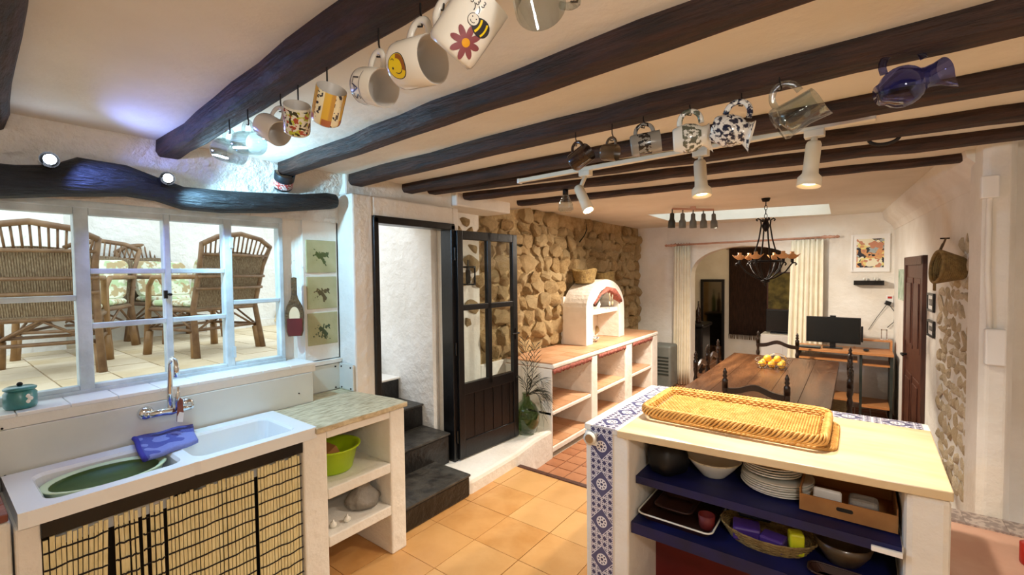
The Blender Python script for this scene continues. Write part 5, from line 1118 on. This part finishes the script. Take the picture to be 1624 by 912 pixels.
p0,p1 = PY(1112,443,YB),PY(1149,585,YB); mat('mirror','#9a958a',rough=.08,metal=1); mm = fw.copy(); mm.translation = ((p0.x+p1.x)/2,YB-.01,(p0.z+p1.z)/2); picture('dark_framed_mirror','tall mirror in a black frame beyond the arch',mm,p1.x-p0.x,p0.z-p1.z,.05,'black_paint','mirror',.04)
p0 = PY(1215,490,8.6); p1 = PY(1252,530,8.6); tv = root('television','black television on a white cabinet beyond the arch','television',((p0.x+p1.x)/2,8.6,p1.z)); G().box((p0.x,8.58,p1.z+.02),(p1.x+.15,8.63,p0.z)).box(((p0.x+p1.x)/2-.1,8.52,p1.z),((p0.x+p1.x)/2+.15,8.68,p1.z+.02)).o('case','black_paint',tv,bev=.01); G().box((p0.x+.02,8.575,p1.z+.05),(p1.x+.13,8.581,p0.z-.02)).o('screen','screen',tv)
cb = root('white_cabinet','white low cabinet under the television beyond the arch','cabinet',((p0.x+p1.x)/2,8.6,LOW)); G().box((p0.x-.05,8.4,LOW),(p1.x+.35,8.8,p1.z)).o('body','white_plain',cb,bev=.01); G().box((p0.x+.0,8.392,LOW+.05),((p0.x+p1.x)/2+.1,8.40,p1.z-.04)).o('door','white_plain',cb,bev=.003)
fp_ = root('iron_stove','black iron stove with bottles on it beyond the arch','stove',(-2.15,8.4,LOW)); G().box((-2.62,8.1,LOW+.12),(-2.08,8.6,.62)).box((-2.65,8.05,.62),(-2.05,8.65,.68)).o('body','black_paint',fp_,bev=.02); G().box((-2.55,8.09,LOW+.2),(-2.15,8.10,.5)).o('door','dark_metal',fp_,bev=.01)
for x in (-2.58,-2.12):
    for y in (8.14,8.56): G().cyl((x,y,LOW),(x,y,LOW+.12),.025).o('leg','black_paint',fp_)
for k,(x,y,h,mt_) in enumerate(((-2.56,8.2,.5,'green_glass'),(-2.44,8.25,.42,'olive_glaze'),(-2.32,8.2,.30,'cardboard'),(-2.2,8.3,.38,'brown_glaze'))):
    lathe_thing('stove_bottle',['green glass bottle','olive stoneware bottle','short brown stoneware bottle','dark brown glazed bottle'][k]+' standing on the iron stove','bottle',(x,y,.681),[(.001,0),(.04,0),(.045,.02),(.045,h*.55),(.015,h*.75),(.014,h),(.001,h)],mt_,14)
br = root('added_far_lamp','small unseen lamp added to light the room beyond the arch','lamp',(-1.6,8.4,2.4)); G().lathe([(.001,2.33),(.06,2.34),(.09,2.37),(.09,2.419),(.001,2.419)],18,Matrix.Translation((-1.4,8.0,0))).o('shade','bulb_warm',br,smooth=True); point('bulb_light',(-1.4,8.0,2.24),9,(1,.8,.5),br,.06)  # lamp added out of view for the dim light beyond the arch
# ================================================================ TERRACE
def rattan(label):
    c = root('rattan_armchair',label,'armchair',(0,0,0),'rattan armchairs on the terrace'); W_,D_ = .28,.27
    # local: +y front, seat at z .40, back leaning to -y
    for x in (-W_,W_):
        G().tube([(x*1.08,-D_-.06,0),(x,-D_,.40),(x*1.02,-D_-.10,.75),(x*1.12,-D_-.17,.93)],[.024,.022,.02,.018],8).o('back_post','rattan',c,smooth=True)
        G().tube([(x*1.05,D_+.02,0),(x,D_,.42),(x,D_-.01,.58),(x*1.02,D_-.08,.66),(x*1.03,0,.66),(x*1.02,-D_-.09,.66)],[.026,.022,.02,.02,.02,.018],8).o('arm_and_leg','rattan_leg',c,smooth=True)
        G().tube([(x,-D_,.22),(x,D_,.22)],.013,6).tube([(x,-D_,.22),(x,0,.38),(x,D_,.22)],.010,6).o('side_brace','rattan',c,smooth=True)
        for y in (-D_,D_):
            G().cyl((x*1.05,y*(1.1 if y < 0 else 1.05),.0),(x*1.0,y,.20),.031,.028,10).o('leg_wrap','rattan_leg',c,smooth=True)
    for y in (-D_,D_): G().tube([(-W_,y,.22),(W_,y,.22)],.013,6).tube([(-W_,y,.20),(0,y,.38),(W_,y,.20)],.010,6).o('cross_brace','rattan',c,smooth=True)
    G().tube([(-W_*1.12,-D_-.17,.92),(-W_*.7,-D_-.19,.985),(0,-D_-.20,1.02),(W_*.7,-D_-.19,.985),(W_*1.12,-D_-.17,.92)],.021,8).o('top_rail','rattan',c,smooth=True)
    for z,k in ((.84,.145),(.66,.10),(.56,.07)): G().tube([(-W_*1.07,-D_-k,z),(0,-D_-k-.02,z),(W_*1.07,-D_-k,z)],.013,6).o('back_rail','rattan',c,smooth=True)
    for i in range(15):
        x = -W_*.98+2*W_*.98*i/14; zt = 1.01-.09*(x/W_)**2*1.0; G().cyl((x*.98,-D_-.145,.84),(x*1.06,-D_-.185,zt),.007,n=5).o('spindle','rattan',c,smooth=True)
    g = G()
    for i in range(44): x = -W_*.93+2*W_*.93*i/43; g.cyl((x,-D_+.01,.40),(x*1.02,-D_-.125,.87-.05*(x/W_)**2),.0068,n=5)
    g.o('back_reeds','rattan_reed',c,kind='stuff'); g = G()
    for i in range(30): y = -D_+2*D_*i/29; g.cyl((-W_,y,.40),(W_,y,.40),.0095,n=5)
    g.o('seat_reeds','rattan_reed',c,kind='stuff')
    G().tube(rrect(-W_,W_,-D_,D_,.03,.385,3),.016,6,True).o('seat_frame','rattan',c,smooth=True)
    def florpat(col): return mixc(ramp(noise(14,3),.52,.56), mixc(ramp(noise(9,2),.5,.55),'#e3e5cf','#b9cda0'), '#b7a27a')
    if 'floral' not in MATS: mat('floral','#e3e5cf',rough=.9,fn=florpat)
    G().loft([rrect(-W_+.02,W_-.02,-D_+.04,D_-.0,.05,.412),rrect(-W_+.005,W_-.005,-D_+.02,D_+.01,.06,.435),rrect(-W_+.02,W_-.02,-D_+.04,D_-.0,.05,.462)]).o('seat_cushion','floral',c,bev=.01)
    R3 = Matrix.Translation((0,-D_+.10,.47))@Matrix.Rotation(.27,4,'X'); G().loft([rrect(-W_+.03,W_-.03,0,.36,.06,0),rrect(-W_+.015,W_-.015,-.01,.38,.07,.03),rrect(-W_+.03,W_-.03,0,.36,.06,.06)],Mx=R3@Matrix.Rotation(PI/2,4,'X')).o('back_cushion','floral',c)
    return c
r0 = rattan('large rattan armchair nearest the left window edge, back to the kitchen')
sc_ = 1.0
r0.location = (-4.55,.62,TZ); r0.rotation_euler = (0,0,math.radians(62)); 
def face(o,loc,deg): o.location = loc; o.rotation_euler = (0,0,math.radians(deg))
face(r0,(-4.83,.60,TZ),75); r0.scale = (1.07,1.07,1.05)
dup(r0,(-4.88,1.64,TZ),(0,0,math.radians(107)),'rattan armchair at the right of the window, back to the kitchen')
dup(r0,(-6.05,1.78,TZ),(0,0,math.radians(-75)),'rattan armchair farthest away on the terrace, facing the window')
dup(r0,(-5.75,.92,TZ),(0,0,math.radians(-120)),'rattan armchair with a pale green cushion in the middle of the terrace group')
p = PZ(440,514,TZ); bs = root('stone_block','small weathered stone block against the terrace wall','block',(p.x+.1,p.y,TZ)); o = inst('block',rockmesh(77),bs,(p.x+.12,p.y+.05,TZ+.13),(0,0,.2),(.12,.16,.15)); o.data.materials.append(MATS['rock_pale'])
# ================================================================ ADDED LIGHT FOR THE KITCHEN
kl = root('added_kitchen_lamp','unseen white globe lamp added behind the viewer to light the kitchen','lamp',(.5,.02,2.24))  # out-of-view lamp added behind the camera to brighten the kitchen
G().cyl((.5,.02,2.24),(.5,.02,2.12),.006).cyl((.5,.02,2.24),(.5,.02,2.225),.05).o('stem','dark_metal',kl)
G().ball((.5,.02,2.06),.07).o('globe','bulb_warm',kl,smooth=True)
point('bulb_light',(.5,.02,1.97),38,(1,.97,.93),kl,.09)
